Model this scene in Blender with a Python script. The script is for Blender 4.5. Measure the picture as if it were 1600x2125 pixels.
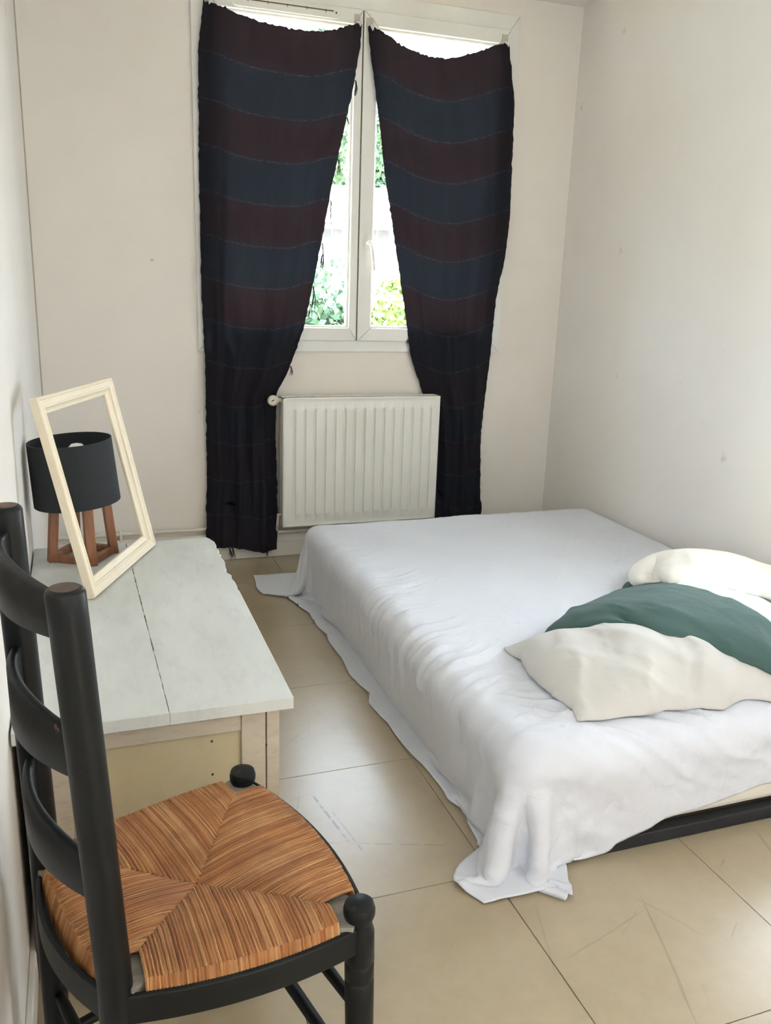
import bpy, bmesh, math, random
import numpy as np
from mathutils import Vector, Matrix

random.seed(7)
np.random.seed(7)
for o in list(bpy.data.objects):
    bpy.data.objects.remove(o, do_unlink=True)
SC = bpy.context.scene
COL = SC.collection

# ------------------------------------------------------------------ camera
CAM_H = 1.29
yaw, pitch, roll, FPX = 0.3477, 0.26641, 0.03387, 1780.0
cy, sy, cp, sp = math.cos(yaw), math.sin(yaw), math.cos(pitch), math.sin(pitch)
fw = Vector((sy * cp, cy * cp, -sp))
r0 = Vector((cy, -sy, 0))
u0 = r0.cross(fw)
rt = r0 * math.cos(roll) + u0 * math.sin(roll)
up = u0 * math.cos(roll) - r0 * math.sin(roll)
cam = bpy.data.cameras.new('camera')
cam.sensor_fit = 'VERTICAL'
cam.sensor_height = 36.0
cam.lens = FPX / 2125.0 * 36.0
cam.clip_start = 0.02
camo = bpy.data.objects.new('camera', cam)
COL.objects.link(camo)
Mx = Matrix((rt, up, -fw)).transposed().to_4x4()
Mx.translation = (0, 0, CAM_H)
camo.matrix_world = Mx
SC.camera = camo

# ------------------------------------------------------------------ world, sun, exposure
world = bpy.data.worlds.new('sky')
SC.world = world
world.use_nodes = True
wn = world.node_tree.nodes
bg = wn['Background']
bg.inputs[0].default_value = (0.75, 0.855, 1.0, 1)
bg.inputs[1].default_value = 22.0
SUN_DIR = Vector((0.62, 0.15, 0.70)).normalized()      # towards the sun
sun = bpy.data.lights.new('sun', 'SUN')
sun.energy = 125.0
sun.angle = 0.009
sun.color = (1.0, 0.93, 0.82)
suno = bpy.data.objects.new('sun', sun)
COL.objects.link(suno)
suno.rotation_euler = SUN_DIR.to_track_quat('Z', 'Y').to_euler()
suno.location = (8, 4, 9)
SC.view_settings.view_transform = 'Standard'
SC.view_settings.look = 'None'
SC.view_settings.gamma = 1.0
SC.view_settings.use_curve_mapping = False
SC.view_settings.exposure = 0.32

XL, XR, YB, YN, ZC = -0.146, 2.258, 3.82, -1.25, 2.50     # room limits
WX0, WX1, WZ0, WZ1 = 0.497, 1.938, 0.957, 2.426           # main window
SX0, SX1, SZ0, SZ1 = 1.62, 2.25, 0.74, 1.30               # unseen side window added for the pillow sun (Y, Z range)
NX0, NX1, NZ0, NZ1 = -1.05, -0.74, 1.15, 2.15              # unseen opening added for room light (Y, Z range) on the right wall

DY0, DY1, DZ0, DZ1 = -0.62, 0.02, 0.75, 2.05              # opening added in the left wall behind the viewer for fill light


def portal(name, loc, rot, sx, sy_):
    l = bpy.data.lights.new(name, 'AREA')
    l.shape = 'RECTANGLE'
    l.size = sx
    l.size_y = sy_
    l.cycles.is_portal = True
    o = bpy.data.objects.new(name, l)
    COL.objects.link(o)
    o.location = loc
    o.rotation_euler = rot
    return o


portal('portal_back', ((WX0 + WX1) / 2, YB + 0.2, (WZ0 + WZ1) / 2), (-math.pi / 2, 0, 0), 1.4, 1.46)
portal('portal_side', (XR + 0.2, (SX0 + SX1) / 2, (SZ0 + SZ1) / 2), (0, math.pi / 2, 0), SZ1 - SZ0, SX1 - SX0)
portal('portal_rear', (XR + 0.2, (NX0 + NX1) / 2, (NZ0 + NZ1) / 2), (0, math.pi / 2, 0), NZ1 - NZ0, NX1 - NX0)


portal('portal_left', (XL - 0.2, (DY0 + DY1) / 2, (DZ0 + DZ1) / 2), (0, -math.pi / 2, 0), DZ1 - DZ0, DY1 - DY0)


# ------------------------------------------------------------------ materials
def srgb(r, g, b):
    f = lambda c: (c / 255 / 12.92) if c / 255 <= 0.04045 else ((c / 255 + 0.055) / 1.055) ** 2.4
    return (f(r), f(g), f(b), 1)


class NT:
    def __init__(self, name):
        self.m = bpy.data.materials.new(name)
        self.m.use_nodes = True
        self.t = self.m.node_tree
        self.n = self.t.nodes
        self.bsdf = self.n['Principled BSDF']
        self.out = self.n['Material Output']

    def add(self, typ, **kw):
        nd = self.n.new(typ)
        for k, v in kw.items():
            setattr(nd, k, v)
        return nd

    def link(self, a, b):
        self.t.links.new(a, b)

    def coord(self, which='Object', scale=(1, 1, 1)):
        tc = self.add('ShaderNodeTexCoord')
        mp = self.add('ShaderNodeMapping')
        mp.inputs['Scale'].default_value = scale
        self.link(tc.outputs[which], mp.inputs[0])
        return mp.outputs[0]

    def noise(self, vec, scale, detail=4, rough=0.55, dist=0.0):
        nd = self.add('ShaderNodeTexNoise')
        nd.inputs['Scale'].default_value = scale
        nd.inputs['Detail'].default_value = detail
        nd.inputs['Roughness'].default_value = rough
        nd.inputs['Distortion'].default_value = dist
        self.link(vec, nd.inputs['Vector'])
        return nd.outputs[0]

    def ramp(self, fac, stops):
        nd = self.add('ShaderNodeValToRGB')
        el = nd.color_ramp.elements
        while len(el) < len(stops):
            el.new(0.5)
        for e, (p, c) in zip(el, stops):
            e.position = p
            e.color = c if len(c) == 4 else (*c, 1)
        self.link(fac, nd.inputs[0])
        return nd.outputs[0]

    def mix(self, fac, a, b):
        nd = self.add('ShaderNodeMix', data_type='RGBA')
        for sock, v in ((nd.inputs[0], fac), (nd.inputs[6], a), (nd.inputs[7], b)):
            if hasattr(v, 'default_value') or hasattr(v, 'links'):
                self.link(v, sock)
            else:
                sock.default_value = v
        return nd.outputs[2]

    def math(self, op, a, b=0.0):
        nd = self.add('ShaderNodeMath', operation=op)
        for sock, v in ((nd.inputs[0], a), (nd.inputs[1], b)):
            if isinstance(v, (int, float)):
                sock.default_value = v
            else:
                self.link(v, sock)
        return nd.outputs[0]

    def bump(self, h, strength=0.2, dist=0.01):
        nd = self.add('ShaderNodeBump')
        nd.inputs['Strength'].default_value = strength
        nd.inputs['Distance'].default_value = dist
        self.link(h, nd.inputs['Height'])
        self.link(nd.outputs[0], self.bsdf.inputs['Normal'])

    def set(self, color=None, rough=None, metal=None, spec=None):
        if color is not None:
            if isinstance(color, tuple):
                self.bsdf.inputs['Base Color'].default_value = color
            else:
                self.link(color, self.bsdf.inputs['Base Color'])
        if rough is not None:
            if isinstance(rough, (int, float)):
                self.bsdf.inputs['Roughness'].default_value = rough
            else:
                self.link(rough, self.bsdf.inputs['Roughness'])
        if metal is not None:
            self.bsdf.inputs['Metallic'].default_value = metal
        if spec is not None:
            self.bsdf.inputs['Specular IOR Level'].default_value = spec
        return self.m


def simple(name, c1, c2, scale=8, rough=0.5, bump=0.0, bscale=80, stretch=(1, 1, 1), spec=0.5, lo=0.35, hi=0.65, bdist=0.004):
    t = NT(name)
    v = t.coord('Object', stretch)
    f = t.noise(v, scale, 6)
    col = t.ramp(f, [(lo, c1), (hi, c2)])
    if bump:
        t.bump(t.noise(v, bscale, 4), bump, bdist)
    return t.set(col, rough, spec=spec)


def make_wall(name, base, stain, seam=False):
    t = NT(name)
    v = t.coord('Object')
    big = t.noise(v, 1.3, 5, 0.6)
    col = t.ramp(big, [(0.3, stain), (0.7, base)])
    spots = t.noise(v, 14, 2, 0.4)
    sp_m = t.ramp(spots, [(0.735, (0, 0, 0, 1)), (0.775, (1, 1, 1, 1))])
    gate = t.ramp(t.noise(v, 3.1, 2), [(0.52, (0, 0, 0, 1)), (0.6, (0.35, 0.35, 0.35, 1))])
    spot = t.math('MULTIPLY', sp_m, gate)
    col = t.mix(spot, col, srgb(150, 135, 112))
    if seam:
        sx = t.add('ShaderNodeSeparateXYZ')
        t.link(v, sx.inputs[0])
        d = t.math('ABSOLUTE', t.math('SUBTRACT', sx.outputs[0], 1.205))
        m1 = t.math('LESS_THAN', d, 0.0012)
        m2 = t.math('LESS_THAN', sx.outputs[2], WZ0)
        col = t.mix(t.math('MULTIPLY', t.math('MULTIPLY', m1, m2), 0.35), col, srgb(140, 128, 112))
    t.bump(t.noise(v, 160, 3), 0.12, 0.002)
    return t.set(col, 0.62, spec=0.3)


M = {}
M['wall'] = make_wall('wall_paint', srgb(241, 235, 226), srgb(235, 227, 216), seam=True)
M['wall_left'] = make_wall('wall_paint_side', srgb(242, 237, 230), srgb(236, 229, 220))
M['ceiling'] = make_wall('ceiling_paint', srgb(246, 243, 238), srgb(242, 238, 231))
M['joint'] = simple('corner_joint', srgb(178, 166, 146), srgb(194, 183, 164), 9, 0.8)
M['trim'] = simple('trim_paint', srgb(228, 222, 208), srgb(236, 232, 222), 6, 0.4)
M['pipe'] = simple('pipe_paint', srgb(214, 203, 186), srgb(226, 217, 202), 10, 0.4)
M['upvc'] = simple('window_plastic', srgb(232, 230, 222), srgb(240, 239, 234), 3, 0.28)
M['upvc_dark'] = simple('window_gasket', srgb(120, 104, 88), srgb(86, 72, 60), 40, 0.7)
M['slot'] = simple('vent_slot_brown', srgb(120, 104, 82), srgb(92, 76, 60), 60, 0.9)  # dark brown tone of the vent slot bars
M['radiator'] = simple('radiator_enamel', srgb(232, 229, 219), srgb(238, 236, 228), 3, 0.25)
M['radiator_dark'] = simple('radiator_inside', srgb(70, 66, 60), srgb(95, 90, 82), 20, 0.8)
M['knob'] = simple('valve_plastic', srgb(222, 214, 196), srgb(232, 226, 212), 10, 0.35)
M['hook_pad'] = simple('hook_tape', srgb(186, 180, 166), srgb(196, 191, 178), 30, 0.45)
M['hook'] = simple('hook_plastic', srgb(214, 216, 218), srgb(230, 231, 233), 30, 0.25)
M['black_metal'] = simple('bed_frame_black', srgb(18, 20, 24), srgb(28, 30, 36), 20, 0.5)
M['ticking'] = simple('mattress_ticking', srgb(224, 216, 200), srgb(234, 228, 216), 9, 0.9, 0.2, 300)
M['grey_cloth'] = simple('grey_cloth', srgb(92, 86, 82), srgb(112, 106, 102), 60, 0.95, 0.3, 400)
M['bulb'] = simple('bulb_glass', srgb(236, 234, 228), srgb(244, 243, 240), 5, 0.2)
M['bark'] = simple('bark', srgb(150, 140, 124), srgb(120, 108, 92), 12, 0.9, 0.4, 30)
M['render_wall'] = simple('house_render', srgb(236, 232, 226), srgb(242, 240, 236), 2, 0.9)
M['roof'] = simple('roof_tiles', srgb(206, 176, 156), srgb(222, 198, 180), 6, 0.9)
M['shutter'] = simple('house_shutter', srgb(34, 34, 40), srgb(46, 46, 52), 5, 0.6)
M['lawn'] = simple('dry_lawn', srgb(168, 160, 128), srgb(184, 178, 146), 6, 0.9)


def leaf_mat(name, a, b):
    t = NT(name)
    g = t.add('ShaderNodeNewGeometry')
    col = t.ramp(g.outputs['Random Per Island'], [(0.0, a), (1.0, b)])
    t.set(col, 0.55, spec=0.3)
    tr = t.add('ShaderNodeBsdfTranslucent')
    t.link(col, tr.inputs[0])
    mx = t.add('ShaderNodeMixShader')
    mx.inputs[0].default_value = 0.35
    t.link(t.bsdf.outputs[0], mx.inputs[1])
    t.link(tr.outputs[0], mx.inputs[2])
    t.link(mx.outputs[0], t.out.inputs[0])
    return t.m


M['leaf_dark'] = leaf_mat('leaf_dark', srgb(34, 56, 40), srgb(74, 104, 76))
M['leaf_light'] = leaf_mat('leaf_light', srgb(66, 92, 40), srgb(122, 146, 76))


def glass_mat():
    t = NT('pane_glass')
    t.n.remove(t.bsdf)
    a = t.add('ShaderNodeBsdfTransparent')
    a.inputs[0].default_value = (0.97, 0.985, 0.98, 1)
    g = t.add('ShaderNodeBsdfGlossy')
    g.inputs['Roughness'].default_value = 0.02
    f = t.add('ShaderNodeFresnel')
    f.inputs[0].default_value = 1.45
    mx = t.add('ShaderNodeMixShader')
    t.link(t.math('MULTIPLY', f.outputs[0], 0.6), mx.inputs[0])
    t.link(a.outputs[0], mx.inputs[1])
    t.link(g.outputs[0], mx.inputs[2])
    t.link(mx.outputs[0], t.out.inputs[0])
    return t.m


M['glass'] = glass_mat()


SCRATCHES = ((0.507, 1.872, 0.541, 1.662, 0.0032, 0.6), (0.536, 1.792, 0.561, 1.628, 0.0016, 0.4), (0.482, 1.682, 0.759, 1.588, 0.0011, 0.45))


def tile_mat():
    t = NT('vinyl_tile')
    v = t.coord('Object')
    big = t.noise(v, 2.6, 2, 0.5)
    col = t.ramp(big, [(0.2, srgb(160, 143, 114)), (0.8, srgb(184, 170, 144))])
    fine = t.noise(v, 28, 3, 0.6)
    col = t.mix(t.math('MULTIPLY', t.ramp(fine, [(0.35, (0, 0, 0, 1)), (0.85, (1, 1, 1, 1))]), 0.22), col, srgb(136, 120, 96))
    # scuffs: long thin streaks in several directions
    marks = None
    for ang, sx_, sy_, sc_, th in ((0.3, 46, 1.6, 1.0, 0.70), (1.25, 60, 2.2, 1.0, 0.71), (-0.5, 50, 3.0, 1.0, 0.72), (0.9, 90, 5.0, 1.0, 0.72)):
        tc = t.add('ShaderNodeTexCoord')
        mp = t.add('ShaderNodeMapping')
        mp.inputs['Rotation'].default_value = (0, 0, ang)
        t.link(tc.outputs['Object'], mp.inputs[0])
        mp2 = t.add('ShaderNodeMapping')
        mp2.inputs['Scale'].default_value = (sx_, sy_, 1)
        t.link(mp.outputs[0], mp2.inputs[0])
        mk = t.ramp(t.noise(mp2.outputs[0], sc_, 3, 0.5), [(th, (0, 0, 0, 1)), (th + 0.05, (1, 1, 1, 1))])
        marks = mk if marks is None else t.math('MAXIMUM', marks, mk)
    col = t.mix(t.math('MULTIPLY', marks, 0.32), col, srgb(92, 82, 70))
    # two dragged scratches and a cut line next to the cabinet
    geo = t.add('ShaderNodeNewGeometry')
    sx = t.add('ShaderNodeSeparateXYZ')
    t.link(geo.outputs['Position'], sx.inputs[0])
    brk = t.ramp(t.noise(v, 38, 2), [(0.42, (0, 0, 0, 1)), (0.55, (1, 1, 1, 1))])
    for ax, ay, bx_, by, wid, k in SCRATCHES:
        L = math.hypot(bx_ - ax, by - ay)
        ux, uy = (bx_ - ax) / L, (by - ay) / L
        dx, dy = t.math('SUBTRACT', sx.outputs[0], ax), t.math('SUBTRACT', sx.outputs[1], ay)
        al = t.math('ADD', t.math('MULTIPLY', dx, ux), t.math('MULTIPLY', dy, uy))
        ac = t.math('ABSOLUTE', t.math('SUBTRACT', t.math('MULTIPLY', dx, uy), t.math('MULTIPLY', dy, ux)))
        inside = t.math('MULTIPLY', t.math('GREATER_THAN', al, 0.0), t.math('LESS_THAN', al, L))
        msk = t.math('MULTIPLY', inside, t.math('LESS_THAN', ac, wid))
        msk = t.math('MULTIPLY', msk, t.math('MULTIPLY', t.math('ADD', brk, 0.15), k))
        col = t.mix(msk, col, srgb(70, 66, 62))
    rr = t.math('ADD', t.math('MULTIPLY', big, 0.03), 0.284)
    t.bump(t.noise(v, 9, 4), 0.05, 0.01)
    return t.set(col, rr, spec=0.85)


M['tile'] = tile_mat()
M['subfloor'] = simple('tile_joint', srgb(120, 106, 84), srgb(134, 120, 96), 20, 0.9)


def cloth_mat(name, c1, c2, wr=0.25, sc=18, trans=0.0, weave=900, rough=0.9):
    t = NT(name)
    v = t.coord('Object')
    f = t.noise(v, 3.0, 4)
    col = t.ramp(f, [(0.3, c1), (0.7, c2)])
    w = t.noise(v, sc, 5, 0.55, 0.8)
    wv = t.noise(v, weave, 2)
    h = t.math('ADD', w, t.math('MULTIPLY', wv, 0.04))
    t.bump(h, wr, 0.012)
    t.bsdf.inputs['Sheen Weight'].default_value = 0.1
    t.set(col, rough, spec=0.2)
    if trans:
        tr = t.add('ShaderNodeBsdfTranslucent')
        t.link(col, tr.inputs[0])
        mx = t.add('ShaderNodeMixShader')
        mx.inputs[0].default_value = trans
        t.link(t.bsdf.outputs[0], mx.inputs[1])
        t.link(tr.outputs[0], mx.inputs[2])
        t.link(mx.outputs[0], t.out.inputs[0])
    return t.m


M['sheet'] = cloth_mat('white_cotton', srgb(211, 212, 216), srgb(217, 218, 222), 0.35, 22)
M['pillow'] = cloth_mat('white_pillowcase', srgb(200, 196, 188), srgb(207, 203, 196), 0.25, 14)
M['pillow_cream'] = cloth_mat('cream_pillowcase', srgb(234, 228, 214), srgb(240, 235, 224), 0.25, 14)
M['green'] = cloth_mat('sage_green_linen', srgb(65, 89, 84), srgb(75, 99, 94), 0.25, 14)


def curtain_mat():
    t = NT('striped_curtain')
    uv = t.add('ShaderNodeUVMap')
    sx = t.add('ShaderNodeSeparateXYZ')
    t.link(uv.outputs[0], sx.inputs[0])
    # v counted in stripes from the top
    wob = t.math('MULTIPLY', t.math('SUBTRACT', t.noise(uv.outputs[0], 60, 3), 0.5), 0.10)
    v = t.math('ADD', sx.outputs[1], wob)
    half = t.math('FRACT', t.math('MULTIPLY', v, 0.5))
    par = t.math('GREATER_THAN', half, 0.5)
    col = t.mix(par, srgb(41, 38, 42), srgb(38, 39, 45))
    tcol = t.mix(par, srgb(56, 40, 44), srgb(45, 52, 63))
    fr = t.math('FRACT', v)
    near = t.math('MINIMUM', fr, t.math('SUBTRACT', 1.0, fr))
    line = t.math('LESS_THAN', near, 0.017)  # paler lines at stripe edges: light through the stitching, painted into the colour
    brk = t.ramp(t.noise(uv.outputs[0], 40, 3, 0.7), [(0.44, (0, 0, 0, 1)), (0.60, (1, 1, 1, 1))])
    fade = t.ramp(sx.outputs[1], [(0.0, (1, 1, 1, 1)), (1.0, (1, 1, 1, 1))])
    lm = t.math('MULTIPLY', line, brk)
    col = t.mix(t.math('MULTIPLY', lm, 0.35), col, srgb(86, 92, 104))
    tcol = t.mix(t.math('MULTIPLY', lm, 0.5), tcol, srgb(120, 132, 150))
    mott = t.noise(t.coord('Object'), 240, 3)
    col = t.mix(t.math('MULTIPLY', mott, 0.35), col, (0.004, 0.004, 0.006, 1))
    w = t.noise(t.coord('Object', (1, 1, 0.25)), 22, 4)
    t.bump(w, 0.25, 0.01)
    t.set(col, 0.95, spec=0.1)
    tr = t.add('ShaderNodeBsdfTranslucent')
    t.link(tcol, tr.inputs[0])
    mx = t.add('ShaderNodeMixShader')
    mx.inputs[0].default_value = 0.036
    t.link(t.bsdf.outputs[0], mx.inputs[1])
    t.link(tr.outputs[0], mx.inputs[2])
    t.link(mx.outputs[0], t.out.inputs[0])
    return t.m


M['curtain'] = curtain_mat()
M['thread'] = simple('dark_thread', srgb(26, 28, 36), srgb(36, 36, 44), 50, 0.9)


def worn_black():
    t = NT('worn_black_paint')
    v = t.coord('Object')
    n = t.noise(v, 26, 5, 0.65)
    chip = t.ramp(n, [(0.690, (0, 0, 0, 1)), (0.710, (1, 1, 1, 1))])
    base = t.ramp(t.noise(v, 7, 3), [(0.3, srgb(8, 11, 12)), (0.7, srgb(15, 19, 20))])
    g = t.add('ShaderNodeNewGeometry')
    edge = t.ramp(g.outputs['Pointiness'], [(0.60, (0, 0, 0, 1)), (0.68, (1, 1, 1, 1))])
    wear = t.math('MULTIPLY', edge, t.ramp(t.noise(v, 45, 3), [(0.45, (0, 0, 0, 1)), (0.6, (1, 1, 1, 1))]))
    m = t.math('MULTIPLY', t.math('MAXIMUM', chip, t.math('MULTIPLY', wear, 0.7)), 0.8)
    col = t.mix(m, base, srgb(112, 82, 62))
    t.bump(t.noise(v, 60, 4), 0.1, 0.003)
    return t.set(col, 0.42, spec=0.28)


M['chair'] = worn_black()
M['chair_raw'] = simple('bare_grey_wood', srgb(120, 112, 98), srgb(146, 138, 124), 14, 0.7, 0.2, 60, (1, 6, 1))
M['worn_top'] = simple('worn_post_top', srgb(58, 46, 40), srgb(104, 76, 58), 40, 0.5)


def rush_mat():
    t = NT('woven_rush')
    g = t.add('ShaderNodeNewGeometry')
    v = t.coord('Object')
    rnd = g.outputs['Random Per Island']
    col = t.ramp(rnd, [(0.0, srgb(146, 90, 48)), (0.35, srgb(172, 112, 62)), (0.7, srgb(188, 132, 80)), (1.0, srgb(202, 158, 106))])
    n = t.noise(v, 13, 4)
    col = t.mix(t.ramp(n, [(0.42, (0, 0, 0, 1)), (0.66, (0.5, 0.5, 0.5, 1))]), col, srgb(118, 70, 40))
    n2 = t.noise(v, 220, 3, 0.7)
    col = t.mix(t.math('MULTIPLY', n2, 0.35), col, srgb(110, 72, 44))
    t.bump(t.noise(v, 380, 3), 0.5, 0.002)
    return t.set(col, 0.55, spec=0.4)


M['rush'] = rush_mat()


def paint_wood(name, c1, c2, grime, stretch, gr=0.5):
    t = NT(name)
    v = t.coord('Object', stretch)
    f = t.noise(v, 5, 6, 0.6)
    col = t.ramp(f, [(0.3, c1), (0.72, c2)])
    g = t.noise(v, 22, 6, 0.7)
    col = t.mix(t.math('MULTIPLY', t.ramp(g, [(0.5, (0, 0, 0, 1)), (0.78, (1, 1, 1, 1))]), gr), col, grime)
    t.bump(g, 0.12, 0.004)
    return t.set(col, 0.45, spec=0.4)


M['top_paint'] = paint_wood('whitewashed_top', srgb(206, 208, 202), srgb(224, 225, 220), srgb(176, 176, 172), (2.0, 0.6, 1), 0.35)
M['body_paint'] = paint_wood('worn_cabinet_paint', srgb(186, 172, 152), srgb(204, 193, 176), srgb(140, 122, 100), (1, 1, 3), 0.5)
M['body_panel'] = paint_wood('yellowed_panel_paint', srgb(190, 174, 140), srgb(200, 186, 154), srgb(160, 142, 110), (1, 1, 1), 0.25)
M['gap'] = simple('plank_gap_brown', srgb(104, 94, 84), srgb(132, 124, 114), 30, 0.9)  # brown dashes drawn along the joint of the top planks
M['dark'] = simple('dark_gap', srgb(50, 42, 34), srgb(66, 56, 46), 30, 0.9)
M['frame_paint'] = paint_wood('cream_frame_paint', srgb(232, 218, 190), srgb(240, 228, 204), srgb(206, 188, 158), (1, 1, 1), 0.3)
M['lamp_wood'] = simple('lamp_wood', srgb(128, 84, 56), srgb(156, 106, 72), 9, 0.5, 0.15, 60, (6, 6, 1))
M['shade'] = simple('lamp_shade_cloth', srgb(30, 33, 36), srgb(38, 41, 44), 300, 0.85, 0.25, 700)

# ------------------------------------------------------------------ builders
WL = {}      # world location of every thing's origin


class MB:
    def __init__(self):
        self.v, self.f = [], []

    def box(self, lo, hi, mtx=None):
        x0, y0, z0 = lo
        x1, y1, z1 = hi
        b = len(self.v)
        vs = [(x0, y0, z0), (x1, y0, z0), (x1, y1, z0), (x0, y1, z0), (x0, y0, z1), (x1, y0, z1), (x1, y1, z1), (x0, y1, z1)]
        if mtx is not None:
            vs = [tuple(mtx @ Vector(p)) for p in vs]
        self.v += vs
        self.f += [tuple(b + i for i in q) for q in ((0, 3, 2, 1), (4, 5, 6, 7), (0, 1, 5, 4), (1, 2, 6, 5), (2, 3, 7, 6), (3, 0, 4, 7))]
        return self

    def prism(self, poly, fn0, fn1):
        """poly of 2d points mapped by two functions to the two end caps"""
        b = len(self.v)
        n = len(poly)
        self.v += [tuple(fn0(*p)) for p in poly] + [tuple(fn1(*p)) for p in poly]
        self.f += [tuple(b + i for i in range(n))[::-1], tuple(b + n + i for i in range(n))]
        for i in range(n):
            j = (i + 1) % n
            self.f.append((b + i, b + j, b + n + j, b + n + i))
        return self

    def tube(self, path, rad, n=10, cap=True, flat=None):
        path = [Vector(p) for p in path]
        if not isinstance(rad, (list, tuple)):
            rad = [rad] * len(path)
        b0 = len(self.v)
        t0 = (path[1] - path[0]).normalized()
        ref = Vector((0, 0, 1)) if abs(t0.z) < 0.9 else Vector((1, 0, 0))
        for i, p in enumerate(path):
            t = (path[min(i + 1, len(path) - 1)] - path[max(i - 1, 0)]).normalized()
            a = t.cross(ref).normalized()
            c = a.cross(t).normalized()
            for k in range(n):
                an = 2 * math.pi * k / n
                fy = flat if flat else 1.0
                self.v.append(tuple(p + a * math.cos(an) * rad[i] + c * math.sin(an) * rad[i] * fy))
        for i in range(len(path) - 1):
            for k in range(n):
                k2 = (k + 1) % n
                self.f.append((b0 + i * n + k, b0 + i * n + k2, b0 + (i + 1) * n + k2, b0 + (i + 1) * n + k))
        if cap:
            self.f.append(tuple(b0 + k for k in range(n))[::-1])
            e = b0 + (len(path) - 1) * n
            self.f.append(tuple(e + k for k in range(n)))
        return self

    def lathe(self, prof, p0, axis=(0, 0, 1), n=24):
        """prof: (radius, height along the axis)"""
        ax = Vector(axis).normalized()
        ref = Vector((0, 0, 1)) if abs(ax.z) < 0.9 else Vector((1, 0, 0))
        a = ax.cross(ref).normalized()
        c = ax.cross(a).normalized()
        p0 = Vector(p0)
        b = len(self.v)
        for r, h in prof:
            for k in range(n):
                an = 2 * math.pi * k / n
                self.v.append(tuple(p0 + ax * h + (a * math.cos(an) + c * math.sin(an)) * max(r, 1e-5)))
        for i in range(len(prof) - 1):
            for k in range(n):
                k2 = (k + 1) % n
                self.f.append((b + i * n + k, b + (i + 1) * n + k, b + (i + 1) * n + k2, b + i * n + k2))
        self.f.append(tuple(b + k for k in range(n)))
        e = b + (len(prof) - 1) * n
        self.f.append(tuple(e + k for k in range(n))[::-1])
        return self

    def build(self, name, mat, parent=None, bevel=0.0, smooth=False, seg=2, auto=None):
        return mesh(name, self.v, self.f, mat, parent, bevel, smooth, seg)


def mesh(name, v, f, mat, parent=None, bevel=0.0, smooth=False, seg=2):
    off = WL.get(parent.name, Vector((0, 0, 0))) if parent else None
    v = np.asarray(v, dtype=float)
    if parent is None:
        # origin at the base centre of the thing
        o = Vector(((v[:, 0].min() + v[:, 0].max()) / 2, (v[:, 1].min() + v[:, 1].max()) / 2, v[:, 2].min()))
    else:
        o = off
    me = bpy.data.meshes.new(name)
    me.from_pydata([(p[0] - o.x, p[1] - o.y, p[2] - o.z) for p in v], [], [tuple(int(i) for i in q) for q in f])
    bm = bmesh.new()
    bm.from_mesh(me)
    bmesh.ops.recalc_face_normals(bm, faces=bm.faces)
    bm.to_mesh(me)
    bm.free()
    me.materials.append(M[mat] if isinstance(mat, str) else mat)
    ob = bpy.data.objects.new(name, me)
    COL.objects.link(ob)
    if parent:
        ob.parent = parent
    else:
        ob.location = o
    WL[ob.name] = o
    if smooth:
        for p in me.polygons:
            p.use_smooth = True
        me.set_sharp_from_angle(angle=math.radians(40))
    if bevel:
        md = ob.modifiers.new('bevel', 'BEVEL')
        md.width = bevel
        md.segments = seg
        md.limit_method = 'ANGLE'
        md.angle_limit = math.radians(35)
        md.harden_normals = False
    return ob


def thing(name, label, cat, loc, group=None):
    o = bpy.data.objects.new(name, None)
    COL.objects.link(o)
    o.empty_display_size = 0.05
    o.location = loc
    WL[o.name] = Vector(loc)
    return tag(o, label, cat, group)


def tag(o, label, cat, group=None):
    o['label'] = label
    o['category'] = cat
    if group:
        o['group'] = group
    return o


def structure(o, label=None):
    o['kind'] = 'structure'
    if label:
        o['label'] = label
    return o


def struct_empty(name, loc, label):
    o = bpy.data.objects.new(name, None)
    COL.objects.link(o)
    o.location = loc
    WL[o.name] = Vector(loc)
    return structure(o, label)


# ------------------------------------------------------------------ room shell
def wall_with_hole(name, mat, axis, plane, thick, a0, a1, z0, z1, holes):
    """axis 'x': wall spans x; holes (a0, a1, z0, z1) in order along the wall; thick extends away from the room"""
    m = MB()

    def bx(s0, s1, t0, t1):
        p0, p1 = sorted((plane, plane + thick))
        if axis == 'x':
            m.box((s0, p0, t0), (s1, p1, t1))
        else:
            m.box((p0, s0, t0), (p1, s1, t1))
    cur = a0
    for b0, b1, c0, c1 in holes:
        bx(cur, b0, z0, z1)
        bx(b0, b1, z0, c0)
        bx(b0, b1, c1, z1)
        cur = b1
    bx(cur, a1, z0, z1)
    return structure(m.build(name, mat))


T = 0.25
fl = MB().box((XL - T, YN - T, -0.2), (XR + T, YB + T, -0.0035)).build('floor', 'subfloor')
structure(fl, 'beige vinyl tiled floor with scuff marks')
TX, TY, TS = 0.815, 1.470, 0.495
tile_me = None
xs = [TX + TS * k for k in range(-3, 5)]
ys = [TY + TS * 1.01 * k for k in range(-7, 7)]
for i in range(len(xs) - 1):
    for j in range(len(ys) - 1):
        x0, x1 = max(xs[i], XL), min(xs[i + 1], XR)
        y0, y1 = max(ys[j], YN), min(ys[j + 1], YB)
        if x1 - x0 < 0.02 or y1 - y0 < 0.02:
            continue
        g = 0.0009
        dz = random.uniform(-0.0003, 0.0003)
        MB().box((x0 + g, y0 + g, -0.0035), (x1 - g, y1 - g, dz)).build('tile', 'tile', fl, bevel=0.0008, seg=1)

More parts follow.
